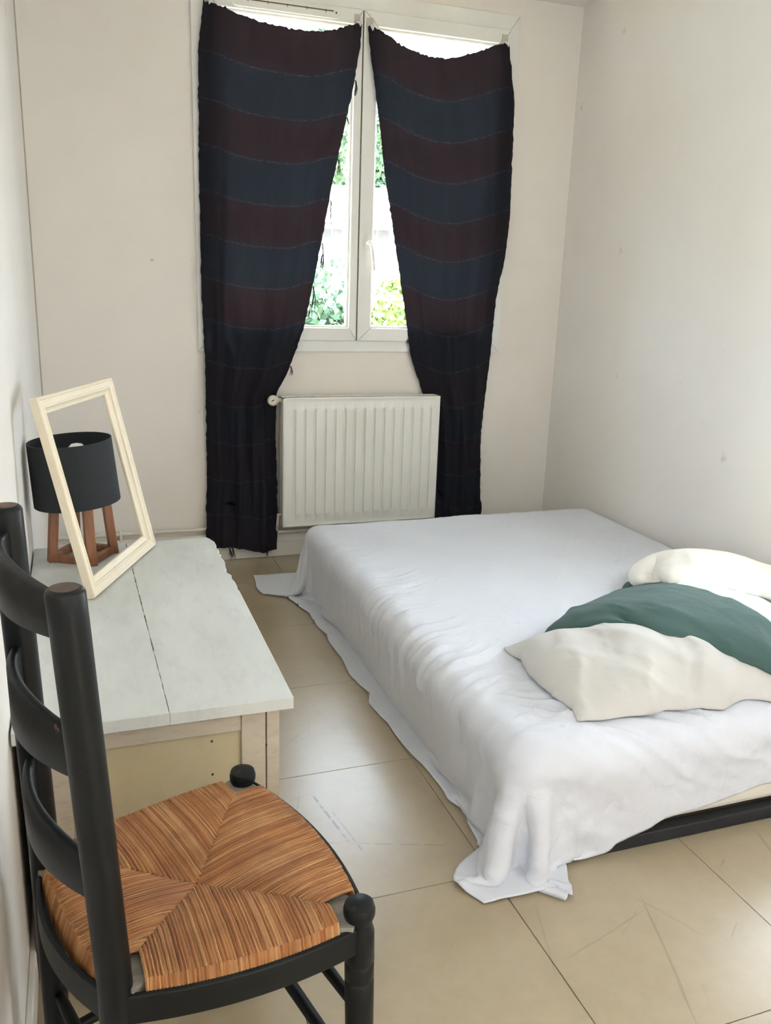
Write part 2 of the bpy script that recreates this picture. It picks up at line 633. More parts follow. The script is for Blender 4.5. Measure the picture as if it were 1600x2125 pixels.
wall_with_hole('wall_back', 'wall', 'x', YB, T, XL - T, XR + T, -0.2, ZC + 0.1, [(WX0 + 0.02, WX1 - 0.02, WZ0 + 0.02, WZ1 - 0.02)])
wall_with_hole('wall_right', 'wall_left', 'y', XR, T, YN - T, YB, -0.2, ZC + 0.1, [(NX0, NX1, NZ0, NZ1), (SX0, SX1, SZ0, SZ1)])
structure(MB().box((XL - T, YN - T, -0.2), (XR + T, YN, ZC + 0.1)).build('wall_near', 'wall_left'))
wall_with_hole('wall_left', 'wall_left', 'y', XL, -T, YN - T, YB, -0.2, ZC + 0.1, [(DY0, DY1, DZ0, DZ1)])
structure(MB().box((XL - T, YN - T, ZC), (XR + T, YB + T, ZC + 0.15)).build('ceiling', 'ceiling'))
# corner strips and baseboards
structure(MB().box((XL, YB - 0.003, 0), (XL + 0.005, YB, ZC)).build('trim_1', 'joint', bevel=0.001), 'dark joint strip in the left room corner')
structure(MB().box((XL + 0.0, YB - 0.012, 0), (XR, YB, 0.07)).build('baseboard_back', 'trim', bevel=0.003))
structure(MB().box((XL, DY1 + 0.05, 0), (XL + 0.012, YB - 0.012, 0.07)).build('baseboard_left', 'trim', bevel=0.003))
structure(MB().box((XR - 0.012, YN, 0), (XR, YB - 0.012, 0.07)).build('baseboard_right', 'trim', bevel=0.003))

# ------------------------------------------------------------------ main window
w1 = struct_empty('window_1', ((WX0 + WX1) / 2, YB, WZ0), 'white plastic casement window with two sashes')
YF = YB - 0.012                 # casing stands a little proud of the wall


def mitred(parent, name, x0, x1, z0, z1, wl, wr, wb, wt, y0, y1, mat, bevel=0.003):
    """four mitred members of a rectangular frame in the XZ plane"""
    O = [(x0, z0), (x1, z0), (x1, z1), (x0, z1)]
    I = [(x0 + wl, z0 + wb), (x1 - wr, z0 + wb), (x1 - wr, z1 - wt), (x0 + wl, z1 - wt)]
    out = []
    for k in range(4):
        j = (k + 1) % 4
        poly = [O[k], O[j], I[j], I[k]]
        cx = sum(p[0] for p in poly) / 4
        cz = sum(p[1] for p in poly) / 4
        poly = [(cx + (p[0] - cx) * 0.9995, cz + (p[1] - cz) * 0.9995) for p in poly]
        out.append(MB().prism(poly, lambda a, b: (a, y0, b), lambda a, b: (a, y1, b)).build(name, mat, parent, bevel=bevel))
    return out


mitred(w1, 'frame_member', WX0, WX1, WZ0, WZ1, 0.05, 0.05, 0.052, 0.069, YF, YB + 0.07, 'upvc')
MC = 1.207
for side, (x0, x1, wl, wr) in enumerate(((WX0 + 0.046, MC - 0.002, 0.058, 0.036), (MC + 0.002, WX1 - 0.046, 0.062, 0.058))):
    sash_o = bpy.data.objects.new('sash', None)
    COL.objects.link(sash_o)
    sash_o.parent = w1
    WL[sash_o.name] = WL[w1.name]
    y0 = YF - 0.016 if side == 1 else YF - 0.010
    sz0, sz1 = WZ0 + 0.050, WZ1 - 0.066
    mitred(sash_o, 'sash_rail', x0, x1, sz0, sz1, wl, wr, 0.058, 0.058, y0, YB + 0.05, 'upvc', 0.004)
    mitred(sash_o, 'glazing_bead', x0 + wl - 0.002, x1 - wr + 0.002, sz0 + 0.056, sz1 - 0.056, 0.012, 0.012, 0.012, 0.012, y0 + 0.016, y0 + 0.034, 'upvc', 0.004)
    MB().box((x0 + wl - 0.003, YB + 0.018, sz0 + 0.055), (x1 - wr + 0.003, YB + 0.024, sz1 - 0.055)).build('pane', 'glass', sash_o)
    if side == 1:
        hx, hz = 1.246, 1.436
        MB().prism([(hx + 0.016 * math.cos(a) * (1), hz + 0.034 * math.sin(a)) for a in np.linspace(0, 2 * math.pi, 20, endpoint=False)],
                   lambda a, b: (a, y0 - 0.010, b), lambda a, b: (a, y0, b)).build('handle_plate', 'upvc', sash_o, bevel=0.003)
        h = MB().lathe([(0.011, 0), (0.011, 0.03), (0.008, 0.034)], (hx, y0 - 0.008, hz), (0, -1, 0), 16)
        h.tube([(hx, y0 - 0.036, hz + 0.004), (hx + 0.006, y0 - 0.044, hz - 0.02), (hx + 0.014, y0 - 0.044, hz - 0.07), (hx + 0.020, y0 - 0.042, hz - 0.118)],
               [0.0095, 0.0105, 0.0098, 0.0088], 10, True, 0.75)
        h.build('handle', 'upvc', sash_o, smooth=True)
    else:
        # trickle vent at the top of the left sash
        vx0, vx1, vz = 0.655, 1.105, 2.331
        ve = MB()
        pts = []
        for cx, a0 in ((vx1 - 0.02, -math.pi / 2), (vx0 + 0.02, math.pi / 2)):
            pts += [(cx + 0.02 * math.cos(a0 + t), vz + 0.021 * math.sin(a0 + t)) for t in np.linspace(0, math.pi, 9)]
        ve.prism(pts, lambda a, b: (a, y0 - 0.006, b), lambda a, b: (a, y0 + 0.002, b))
        ve.build('vent_cover', 'upvc', sash_o, bevel=0.002)
        sl = MB().box((0.695, y0 - 0.0068, vz + 0.004), (1.075, y0 - 0.0045, vz + 0.0085))
        for k in range(5):
            xx = 0.72 + 0.08 * k
            sl.box((xx, y0 - 0.0075, vz - 0.001), (xx + 0.003, y0 - 0.0045, vz + 0.010))
        sl.lathe([(0.004, 0), (0.004, 0.003)], (1.086, y0 - 0.0045, vz + 0.001), (0, -1, 0), 8)
        sl.build('vent_slot', 'slot', sash_o)
# dark gap between the sashes
MB().box((MC - 0.0022, YF - 0.008, WZ0 + 0.052), (MC + 0.0022, YB + 0.02, WZ1 - 0.069)).build('gasket', 'upvc_dark', w1)
# reveal of the openings (outer side) and unseen windows added to light the room
w2 = struct_empty('added_window_2', (XR, (SX0 + SX1) / 2, SZ0), 'small unseen side window added for the sun on the pillows')
for y0, y1, z0, z1 in ((SX0, SX0 + 0.035, SZ0, SZ1), (SX1 - 0.035, SX1, SZ0, SZ1), (SX0 + 0.035, SX1 - 0.035, SZ0, SZ0 + 0.035), (SX0 + 0.035, SX1 - 0.035, SZ1 - 0.035, SZ1)):
    MB().box((XR + 0.05, y0, z0), (XR + 0.10, y1, z1)).build('frame_member', 'upvc', w2, bevel=0.003)
MB().box((XR + 0.072, SX0 + 0.03, SZ0 + 0.03), (XR + 0.078, SX1 - 0.03, SZ1 - 0.03)).build('pane', 'glass', w2)
MB().box((XR - 0.012, SX0 - 0.02, SZ0 - 0.02), (XR + 0.05, SX1 + 0.02, SZ0)).build('window_sill', 'upvc', w2, bevel=0.003)
w3 = struct_empty('added_window_3', (XR, (NX0 + NX1) / 2, NZ0), 'unseen right window added behind the viewer to light the room')
for y0, y1, z0, z1 in ((NX0, NX0 + 0.05, NZ0, NZ1), (NX1 - 0.05, NX1, NZ0, NZ1), (NX0 + 0.05, NX1 - 0.05, NZ0, NZ0 + 0.05), (NX0 + 0.05, NX1 - 0.05, NZ1 - 0.05, NZ1)):
    MB().box((XR + 0.06, y0, z0), (XR + 0.10, y1, z1)).build('frame_member', 'upvc', w3)

d1 = struct_empty('added_window_4', (XL, (DY0 + DY1) / 2, DZ0), 'unseen left window added behind the viewer for room light')
for y0, y1, z0, z1 in ((DY0, DY0 + 0.03, DZ0, DZ1), (DY1 - 0.03, DY1, DZ0, DZ1), (DY0 + 0.03, DY1 - 0.03, DZ1 - 0.03, DZ1)):
    MB().box((XL - 0.12, y0, z0), (XL - 0.02, y1, z1)).build('frame_member', 'upvc', d1)

# ------------------------------------------------------------------ heating pipes and radiator
def pipe(z, label, ext):
    m = MB().tube([(XL + 0.005, YB - 0.030, z), (0.2, YB - 0.030, z + 0.001), (ext, YB - 0.030, z)], 0.0085, 12)
    return m


pp = thing('heating_pipe', 'upper painted heating pipe along the back wall behind lamp', 'pipe', (0.4, YB - 0.03, 0.16))
pipe(0.160, '', 0.86).build('pipe_run', 'pipe', pp, smooth=True)
MB().tube([(0.86, YB - 0.030, 0.16), (0.8605, YB - 0.032, 0.163), (0.8605, YB - 0.04, 0.2)], 0.0085, 12).build('elbow', 'pipe', pp, smooth=True)
pq = thing('heating_pipe', 'lower painted heating pipe along the back wall with a clip', 'pipe', (0.4, YB - 0.03, 0.125))
pipe(0.125, '', 2.2).build('pipe_run', 'pipe', pq, smooth=True)
MB().box((0.132, YB - 0.042, 0.112), (0.142, YB, 0.171)).build('pipe_clip', 'pipe', pq, bevel=0.002)

RX0, RX1, RZ0, RZ1, RY0, RY1 = 0.845, 1.597, 0.170, 0.764, YB - 0.120, YB - 0.040
rad = thing('radiator', 'white ribbed panel radiator under the window', 'radiator', ((RX0 + RX1) / 2, RY1, RZ0))


def rad_front():
    """front plate with a sunken rim and pressed vertical channels"""
    nch = 14
    px0, px1 = RX0 + 0.052, RX1 - 0.046
    xs = [RX0, RX0 + 0.004, RX0 + 0.015, RX0 + 0.018]
    prof = {}
    pitch_ = (px1 - px0) / nch
    for k in range(nch + 1):
        c = px0 + pitch_ * k
        xs += [c - 0.0075, c - 0.0048, c - 0.002, c + 0.002, c + 0.0048, c + 0.0075]
    xs += [RX1 - 0.018, RX1 - 0.015, RX1 - 0.004, RX1]
    zs = [RZ0, RZ0 + 0.004, RZ0 + 0.016, RZ0 + 0.019, RZ0 + 0.046, RZ0 + 0.052, RZ0 + 0.060, RZ0 + 0.068, RZ1 - 0.060, RZ1 - 0.052, RZ1 - 0.046, RZ1 - 0.019, RZ1 - 0.016, RZ1 - 0.004, RZ1]

    def dep(x, z):
        d = 0.0
        edge = min(x - RX0, RX1 - x, z - RZ0, RZ1 - z)
        if edge < 0.002:
            d = 0.004
        elif edge > 0.0155:
            d = 0.0035
        k = round((x - px0) / pitch_)
        if 0 <= k <= nch:
            off = abs(x - (px0 + pitch_ * k))
            if off < 0.006 and RZ0 + 0.05 < z < RZ1 - 0.050:
                a = 1.0 if RZ0 + 0.058 < z < RZ1 - 0.056 else 0.5
                d += (0.0085 if off < 0.003 else 0.0065) * a
        # wide pressing between the channels
        if px0 - 0.004 < x < px1 + 0.004 and RZ0 + 0.049 < z < RZ1 - 0.049:
            d -= 0.0035
        return d
    v = [(x, RY0 + dep(x, z), z) for z in zs for x in xs]
    n = len(xs)
    f = [(j * n + i, j * n + i + 1, (j + 1) * n + i + 1, (j + 1) * n + i) for j in range(len(zs) - 1) for i in range(n - 1)]
    return v, f


v_, f_ = rad_front()
fp = mesh('front_panel', v_, f_, 'radiator', rad)
for p in fp.data.polygons:
    p.use_smooth = True
fp.data.set_sharp_from_angle(angle=math.radians(50))
fp.data.flip_normals() if fp.data.polygons[0].normal.y > 0 else None
MB().box((RX0 + 0.001, RY1 - 0.012, RZ0 + 0.004), (RX1 - 0.001, RY1, RZ1 - 0.004)).build('back_panel', 'radiator', rad, bevel=0.003)
for xx in (RX0, RX1 - 0.0025):
    MB().box((xx, RY0 + 0.006, RZ0 + 0.004), (xx + 0.0025, RY1 - 0.012, RZ1 - 0.001)).build('side_panel', 'radiator', rad)
MB().box((RX0 + 0.02, RY0 + 0.02, RZ0 + 0.02), (RX1 - 0.02, RY1 - 0.02, RZ1 - 0.03)).build('convector_core', 'radiator_dark', rad)
gr = MB()
n = 62
for k in range(n):
    xx = RX0 + 0.016 + (RX1 - RX0 - 0.032) * k / (n - 1)
    gr.box((xx - 0.0028, RY0 + 0.012, RZ1 - 0.005), (xx + 0.0028, RY1 - 0.010, RZ1 - 0.002))
gr.box((RX0 + 0.0, RY0 + 0.003, RZ1 - 0.006), (RX1, RY0 + 0.013, RZ1)).box((RX0, RY1 - 0.014, RZ1 - 0.006), (RX1, RY1, RZ1))
gr.box((RX0, RY0 + 0.003, RZ1 - 0.006), (RX0 + 0.012, RY1, RZ1)).box((RX1 - 0.012, RY0 + 0.003, RZ1 - 0.006), (RX1, RY1, RZ1))
g_o = gr.build('top_grille', 'radiator', rad)
for xx in (RX0 + 0.1, RX1 - 0.1):
    for zb in (RZ1 - 0.13, RZ0 + 0.08):
        MB().box((xx, RY1 - 0.004, zb), (xx + 0.03, YB - 0.001, zb + 0.04)).build('wall_bracket', 'radiator', rad)
# thermostatic valve
kc = Vector((0.811, RY0 + 0.055, 0.748))
axk = Vector((-0.22, -1, 0.12)).normalized()
vb = MB().tube([(RX0 + 0.01, RY1 - 0.03, 0.748), (kc.x + 0.002, RY1 - 0.03, 0.748)], 0.011, 12)
vb.tube([(0.832, RY1 - 0.03, 0.745), (0.836, RY1 + 0.012, 0.735), (0.837, YB - 0.016, 0.70), (0.837, YB - 0.016, 0.40), (0.838, YB - 0.016, 0.19)], 0.0065, 12)
valve = vb.build('valve_body', 'pipe', rad, smooth=True)
kn = MB().lathe([(0.013, -0.02), (0.018, -0.012), (0.0225, 0), (0.0235, 0.03), (0.0215, 0.042), (0.0150, 0.046), (0.0145, 0.043), (0.0, 0.043)], kc, axk, 28)
kob = kn.build('valve_knob', 'knob', valve, smooth=True)
rb = MB()
a = axk.cross(Vector((0, 0, 1))).normalized()
c = axk.cross(a).normalized()
for k in range(30):
    an = 2 * math.pi * k / 30
    d = a * math.cos(an) + c * math.sin(an)
    rb.tube([kc + d * 0.0225 + axk * 0.002, kc + d * 0.0238 + axk * 0.03, kc + d * 0.0215 + axk * 0.0425, kc + d * 0.016 + axk * 0.0462], 0.0011, 5)
rb.build('grip_ribs', 'knob', valve)['kind'] = 'stuff'
e1, e2 = a * 0.006 + c * 0.003, axk * 0.0435
MB().tube([kc + e2 - e1, kc + e2 + e1], 0.0022, 6).build('indicator_mark', 'dark', valve)
MB().tube([(RX0 + 0.02, RY0 + 0.05, RZ0 + 0.05), (RX0 - 0.012, RY0 + 0.05, RZ0 + 0.05), (RX0 - 0.014, RY0 + 0.05, RZ0 + 0.0), (RX0 - 0.010, YB - 0.03, 0.125)], 0.0075, 10).build('return_pipe', 'pipe', rad, smooth=True)

# ------------------------------------------------------------------ curtains
def interp(tab, z):
    zs = [t[0] for t in tab]
    vs = [t[1] for t in tab]
    return np.interp(z, zs[::-1], vs[::-1])


def curtain(label, xl, xr, top, zb, side):
    ns, nv = 70, 150
    S = np.linspace(0, 1, ns)
    V = np.linspace(0, 1, nv)
    ztop = np.interp(S, [p[0] for p in top], [p[1] for p in top])
    zsm = ztop
    for _ in range(3):
        zsm = np.convolve(np.pad(zsm, 4, mode='edge'), np.ones(9) / 9, 'valid')
    rng = np.random.default_rng(3 + side)
    jag = rng.normal(0, 0.0022, ns)
    pos = np.zeros((nv, ns, 3))
    uv = np.zeros((nv, ns, 2))
    for j, v in enumerate(V):
        zmean = 2.30 - v * (2.30 - zb)
        sagk = max(0.0, 1 - v * 1.0)
        # rows sag below the corners, less and less on the way down
        zrow = zmean + (zsm - 2.30) * (0.35 + 0.65 * sagk) if v > 0 else zsm + jag
        hem = 0.02 * np.sin(S * 5 + side) * v
        zrow = zrow + (hem if v > 0.9 else 0)
        a = interp(xl, zmean)
        b = interp(xr, zmean)
        w = b - a
        gather = np.clip((0.68 - w) / 0.4, 0.05, 1.0)
        ph = 0.5 * math.sin(3 * v + side)
        fold = (np.sin(2 * math.pi * (3.3 * S + ph)) * 0.55 + np.sin(2 * math.pi * (5.7 * S - 0.7 * ph + 0.3)) * 0.35 + np.sin(2 * math.pi * (9.1 * S + 0.2 + v * 0.4)) * 0.18)
        amp = 0.006 + 0.017 * gather * min(1, v * 2.2)
        x = a + w * (S + 0.010 * gather * np.sin(2 * math.pi * 4 * S))
        x[0] += rng.normal(0, 0.0012)
        x[-1] += rng.normal(0, 0.0012)
        y = np.full(ns, YB - 0.046) + fold * amp
        if side == 0:
            # outer edge turns back towards the wall, with a soft roll next to it
            y += 0.012 * np.exp(-((S) / 0.06) ** 2) - 0.014 * np.exp(-((S - 0.14) / 0.05) ** 2) * min(1, v * 3)
        else:
            y += 0.012 * np.exp(-((1 - S) / 0.06) ** 2) - 0.014 * np.exp(-((1 - S - 0.14) / 0.05) ** 2) * min(1, v * 3)
        if side == 1 and zmean < 1.0:
            k = np.clip((1.0 - zmean) / 0.16, 0, 1)
            lim = np.clip((1.64 - x) / 0.06, 0, 1) * k      # squeezed behind the radiator
            y = y * (1 - lim) + (YB - 0.022 + fold * 0.004) * lim
        y = np.minimum(y, YB - 0.006 - 0.042 * np.clip((0.26 - zmean) / 0.05, 0, 1))
        pos[j, :, 0] = x
        pos[j, :, 1] = y
        pos[j, :, 2] = zrow
        uv[j, :, 0] = S * 0.9
        uv[j, :, 1] = (2.30 - zmean) / 0.173 + 0.0
    vv = pos.reshape(-1, 3)
    ff = [(j * ns + i, j * ns + i + 1, (j + 1) * ns + i + 1, (j + 1) * ns + i) for j in range(nv - 1) for i in range(ns - 1)]
    ob = mesh('curtain', vv, ff, 'curtain', None)
    ul = ob.data.uv_layers.new(name='UVMap')
    uvf = uv.reshape(-1, 2)
    li = np.zeros(len(ob.data.loops), dtype=np.int32)
    ob.data.loops.foreach_get('vertex_index', li)
    ul.data.foreach_set('uv', uvf[li].ravel().astype(np.float32))
    for p in ob.data.polygons:
        p.use_smooth = True
    tag(ob, label, 'curtain', 'curtains of the window')
    return ob, pos


cl, posl = curtain('left striped navy and maroon curtain hanging beside the radiator valve',
                   [(2.31, 0.545), (2.13, 0.522), (1.73, 0.514), (1.22, 0.512), (0.9, 0.520), (0.386, 0.520), (0.14, 0.505), (0.0, 0.505)],
                   [(2.31, 1.196), (2.20, 1.186), (2.05, 1.158), (1.935, 1.133), (1.673, 1.074), (1.313, 1.004), (1.066, 0.952), (0.875, 0.880), (0.78, 0.826), (0.595, 0.822), (0.257, 0.834), (0.0, 0.832)],
                   [(0, 2.315), (0.05, 2.312), (0.15, 2.285), (0.3, 2.262), (0.45, 2.252), (0.6, 2.248), (0.75, 2.250), (0.85, 2.275), (0.95, 2.303), (1, 2.305)], 0.065, 0)
cr, posr = curtain('right striped navy and maroon curtain tucked behind the radiator',
                   [(2.31, 1.218), (2.2, 1.232), (1.975, 1.272), (1.708, 1.314), (1.389, 1.382), (1.115, 1.440), (0.94, 1.472), (0.794, 1.534), (0.70, 1.570), (0.5, 1.605), (0.0, 1.61)],
                   [(2.31, 1.872), (2.2, 1.895), (2.072, 1.920), (1.95, 1.925), (1.582, 1.936), (1.388, 1.922), (1.211, 1.888), (0.941, 1.882), (0.566, 1.866), (0.184, 1.882), (0.0, 1.882)],
                   [(0, 2.305), (0.06, 2.298), (0.15, 2.262), (0.3, 2.224), (0.45, 2.208), (0.55, 2.208), (0.7, 2.236), (0.85, 2.274), (0.95, 2.302), (1, 2.312)], 0.065, 1)


def tassel(parent, p, length, nstr, lean=0.0):
    m = MB()
    p = Vector(p)
    for k in range(nstr):
        dx = random.uniform(-0.006, 0.006)
        L = length * random.uniform(0.7, 1.1)
        m.tube([p + Vector((-0.012, 0.004, 0.012)), p + Vector((0.002 + dx * 0.3, 0, 0.006)), p + Vector((dx + 0.004 + lean * 0.4, -0.002, -L * 0.5)), p + Vector((dx * 1.5 + lean, 0, -L))], [0.0016, 0.0016, 0.0015, 0.0008], 5)
    return m.build('tassel', 'thread', parent)


for zz, L, nn in ((2.075, 0.05, 7), (1.93, 0.03, 5), (1.765, 0.055, 7), (1.60, 0.085, 9), (1.42, 0.11, 10), (1.24, 0.10, 9), (1.16, 0.05, 6), (0.885, 0.035, 6)):
    j = int(np.argmin(abs(posl[:, -1, 2] - zz)))
    q = posl[j, -1]
    tassel(cl, (q[0] + 0.004, q[1] - 0.002, q[2]), L, nn)
for xx, L in ((0.610, 0.045), (0.622, 0.05), (0.775, 0.05), (0.79, 0.03)):
    tassel(cl, (xx, YB - 0.05, 0.062), L * 0.9, 7, 0.006)
for zz, L, nn in ((1.02, 0.05, 12), (1.68, 0.012, 4)):
    j = int(np.argmin(abs(posr[:, 0, 2] - zz)))
    q = posr[j, 0]
    tassel(cr, (q[0] + 0.006, q[1] - 0.004, q[2] + 0.02), L, nn, -0.014)

for (x, z, w, lab) in ((0.562, 2.330, 0.0, 'white adhesive hook holding the outer corner of left curtain'),
                       (1.178, 2.323, 0.0, 'white adhesive hook just left of the sash gap'),
                       (1.232, 2.314, 0.0, 'white adhesive hook just right of the sash gap'),
                       (1.858, 2.322, 0.0, 'white adhesive hook holding the outer corner of right curtain')):
    yq = YF - (0.012 if x < MC else 0.018)
    hk = thing('adhesive_hook', lab, 'hook', (x, yq, z - 0.02), 'hooks along the window top')
    MB().box((x - 0.014, yq - 0.004, z - 0.022), (x + 0.014, yq, z + 0.016)).build('hook_plate', 'hook_pad', hk, bevel=0.002)
    m = MB().tube([(x + 0.004, yq - 0.003, z - 0.014), (x + 0.004, yq - 0.02, z - 0.022), (x + 0.003, YB - 0.062, z - 0.03), (x + 0.002, YB - 0.066, z - 0.020)], [0.006, 0.006, 0.005, 0.004], 8)
    m.tube([(x + 0.004, YB - 0.062, z - 0.012), (x + 0.003, YB - 0.064, z - 0.026), (x + 0.001, YB - 0.064, z - 0.038)], [0.0055, 0.0055, 0.004], 8, True, 0.6)
    m.build('hook', 'hook', hk, smooth=True)

# ------------------------------------------------------------------ low cabinet on the left
CX0, CX1, CY0, CY1, CZ = XL + 0.004, 0.345, 1.420, 2.467, 0.530
cab = thing('low_cabinet', 'low whitewashed wooden cabinet with plank top standing along the left wall', 'cabinet', ((CX0 + CX1) / 2, (CY0 + CY1) / 2, 0))


def plank(x0a, x1a, x0b, x1b, chips):
    """plank from near (a) to far (b) end, with chipped right edge"""
    n = 60 if chips else 2
    rng = random.Random(5)
    L, R = [], []
    for k in range(n + 1):
        t = k / n
        y = CY0 + (CY1 - CY0) * t
        xr = x1a + (x1b - x1a) * t
        if chips and t > 0.45:
            if rng.random() < 0.5:
                xr -= rng.uniform(0.0, 0.006)
            if 0.68 < t < 0.72 or 0.80 < t < 0.83:
                xr -= 0.005
        if chips and t > 0.96:
            xr -= 0.014 * (t - 0.96) / 0.04
        R.append((xr, y))
        L.append((x0a + (x0b - x0a) * t, y))
    poly = L[::-1] + R
    # ordered as outline: right side up, left side down
    poly = R + L[::-1]
    return MB().prism(poly, lambda a, b: (a, b, CZ - 0.024), lambda a, b: (a, b, CZ))


plank(CX0, 0.1186, CX0, 0.1013, False).build('plank', 'top_paint', cab, bevel=0.0012)
plank(0.1190, CX1, 0.1017, CX1 + 0.003, True).build('plank', 'top_paint', cab, bevel=0.0012)
gp = MB()
rg = random.Random(9)
for k in range(46):
    t = k / 46
    xg = 0.1188 + (0.1015 - 0.1188) * t
    if rg.random() < 0.6:
        ww = rg.uniform(0.0004, 0.0012) * (1.3 if t > 0.25 else 0.6)
        gp.box((xg - ww, CY0 + 0.01 + (CY1 - CY0 - 0.02) * t, CZ - 0.006), (xg + ww, CY0 + 0.01 + (CY1 - CY0 - 0.02) * (t + 0.018), CZ + 0.0004))
gp.build('plank_gap', 'gap', cab)['kind'] = 'stuff'
BX0, BX1, BY0, BY1, BZ = CX0 + 0.01, 0.322, 1.440, 2.45, CZ - 0.024
for (x0, x1, y0, y1) in ((BX1 - 0.024, BX1, BY0, BY0 + 0.045), (BX0, BX0 + 0.03, BY0, BY0 + 0.045), (BX1 - 0.024, BX1, BY1 - 0.045, BY1), (BX0, BX0 + 0.03, BY1 - 0.045, BY1)):
    MB().box((x0, y0, 0), (x1, y1, BZ)).build('corner_post', 'body_paint', cab, bevel=0.0015)
# near end: stiles, rails and a sunken panel
sx1 = BX1 - 0.0255
MB().box((sx1 - 0.046, BY0 + 0.002, 0.05), (sx1, BY0 + 0.026, BZ)).build('stile', 'body_paint', cab, bevel=0.0015)
MB().box((BX0 + 0.031, BY0 + 0.002, 0.05), (BX0 + 0.077, BY0 + 0.026, BZ)).build('stile', 'body_paint', cab, bevel=0.0015)
MB().box((BX0 + 0.078, BY0 + 0.002, BZ - 0.043), (sx1 - 0.047, BY0 + 0.026, BZ)).build('top_rail', 'body_paint', cab, bevel=0.0015)
MB().box((BX0 + 0.078, BY0 + 0.002, 0.05), (sx1 - 0.047, BY0 + 0.026, 0.11)).build('bottom_rail', 'body_paint', cab, bevel=0.0015)
pan = MB().box((BX0 + 0.07, BY0 + 0.010, 0.10), (sx1 - 0.04, BY0 + 0.020, BZ - 0.035)).build('end_panel', 'body_panel', cab)
for (px, pz) in ((0.196, 0.445), (0.196, 0.375)):
    MB().lathe([(0.0022, 0), (0.0022, 0.0016), (0.0012, 0.0022)], (px, BY0 + 0.010, pz), (0, -1, 0), 8).build('nail', 'dark', pan)
MB().lathe([(0.002, 0), (0.002, 0.0014)], (BX1 - 0.0245, BY0 + 0.002, 0.425), (0, -1, 0), 8).build('nail', 'dark', cab)
MB().box((BX1 - 0.018, BY0 + 0.046, 0.05), (BX1 - 0.006, BY1 - 0.046, BZ)).build('side_panel', 'body_paint', cab, bevel=0.001)
MB().box((BX0, BY0 + 0.046, 0.05), (BX0 + 0.012, BY1 - 0.046, BZ)).build('side_panel', 'body_paint', cab, bevel=0.001)
MB().box((BX0 + 0.03, BY1 - 0.024, 0.05), (BX1 - 0.024, BY1 - 0.01, BZ)).build('end_board', 'body_paint', cab, bevel=0.001)
MB().box((BX0 + 0.012, BY0 + 0.046, 0.06), (BX1 - 0.018, BY1 - 0.046, 0.075)).build('bottom_board', 'body_paint', cab)

# ------------------------------------------------------------------ empty picture frame leaning on the wall
FBL = Vector((-0.011, 2.027, CZ + 0.001))
FE = Vector((0.164 - -0.011, 2.419 - 2.027, 0)).normalized()
FWD = 0.4295
FN0 = Vector((-FE.y, FE.x, 0))
FU = (Vector((0, 0, 1)) * 0.470 + FN0 * 0.106).normalized()
FH = 0.482
FN = FE.cross(FU).normalized()          # faces the room
pf = thing('picture_frame', 'empty cream picture frame leaning on left wall in front of lamp', 'picture frame', FBL)
prof = [(0.0, 0.0), (0.0, 0.019), (0.002, 0.0215), (0.006, 0.0205), (0.008, 0.0175), (0.020, 0.0165), (0.0225, 0.0195), (0.026, 0.0195), (0.028, 0.0145), (0.034, 0.0095), (0.039, 0.0085), (0.041, 0.006), (0.041, 0.0)]
SHIFT = FN * 0.0


def frame_pt(k, inset, depth):
    c = [(0, 0), (FWD, 0), (FWD, FH), (0, FH)][k % 4]
    d = [(1, 1), (-1, 1), (-1, -1), (1, -1)][k % 4]
    return FBL + FE * (c[0] + d[0] * inset) + FU * (c[1] + d[1] * inset) + FN * depth


for k in range(4):
    MB().prism(prof, lambda a, b: frame_pt(k, a, b), lambda a, b: frame_pt(k + 1, a, b)).build('moulding', 'frame_paint', pf, bevel=0.0008, seg=1)

# ------------------------------------------------------------------ table lamp
LC = Vector((-0.014, 2.362, CZ))
lamp = thing('table_lamp', 'table lamp with black drum shade on four wooden legs', 'lamp', LC)
rb_, rt_ = 0.082, 0.064
corners = []
rotl = math.radians(14)
for k in range(4):
    an = rotl + math.pi / 2 * k
    d = Vector((math.cos(an), math.sin(an), 0))
    b = LC + d * rb_
    tp = LC + d * rt_ + Vector((0, 0, 0.19))
    corners.append((b, tp, d))
for b, tp, d in corners:
    s = Vector((-d.y, d.x, 0))
    h1, h2 = 0.011, 0.0125
    poly = [(-h1, -h2), (h1, -h2), (h1, h2), (-h1, h2)]
    MB().prism(poly, lambda a, c: b + d * a + s * c, lambda a, c: tp + d * a + s * c).build('leg', 'lamp_wood', lamp, bevel=0.0015)
for k in range(4):
    b, _, d = corners[k]
    b2, _, d2 = corners[(k + 1) % 4]
    e = (b2 - b).normalized()
    nrm = Vector((-e.y, e.x, 0))
    p0, p1 = b + e * 0.010, b2 - e * 0.010
    poly = [(-0.008, 0.002), (0.008, 0.002), (0.008, 0.020), (-0.008, 0.020)]
    MB().prism(poly, lambda a, c: p0 + nrm * a + Vector((0, 0, c)), lambda a, c: p1 + nrm * a + Vector((0, 0, c))).build('base_bar', 'lamp_wood', lamp, bevel=0.001)
MB().box((LC.x - 0.05, LC.y - 0.05, CZ + 0.172), (LC.x + 0.05, LC.y + 0.05, CZ + 0.186), None).build('top_plate', 'lamp_wood', lamp, bevel=0.002)
sr, sz0, sz1 = 0.110, CZ + 0.156, CZ + 0.324
seg = 56
m = MB()
for r, z in ((sr, sz0), (sr - 0.004, sz1), (sr - 0.007, sz1), (sr - 0.003, sz0)):
    for k in range(seg):
        an = 2 * math.pi * k / seg
        m.v.append((LC.x - 0.006 + r * math.cos(an) - 0.07 * (z - sz0), LC.y + r * math.sin(an), z + 0.07 * r * math.cos(an)))
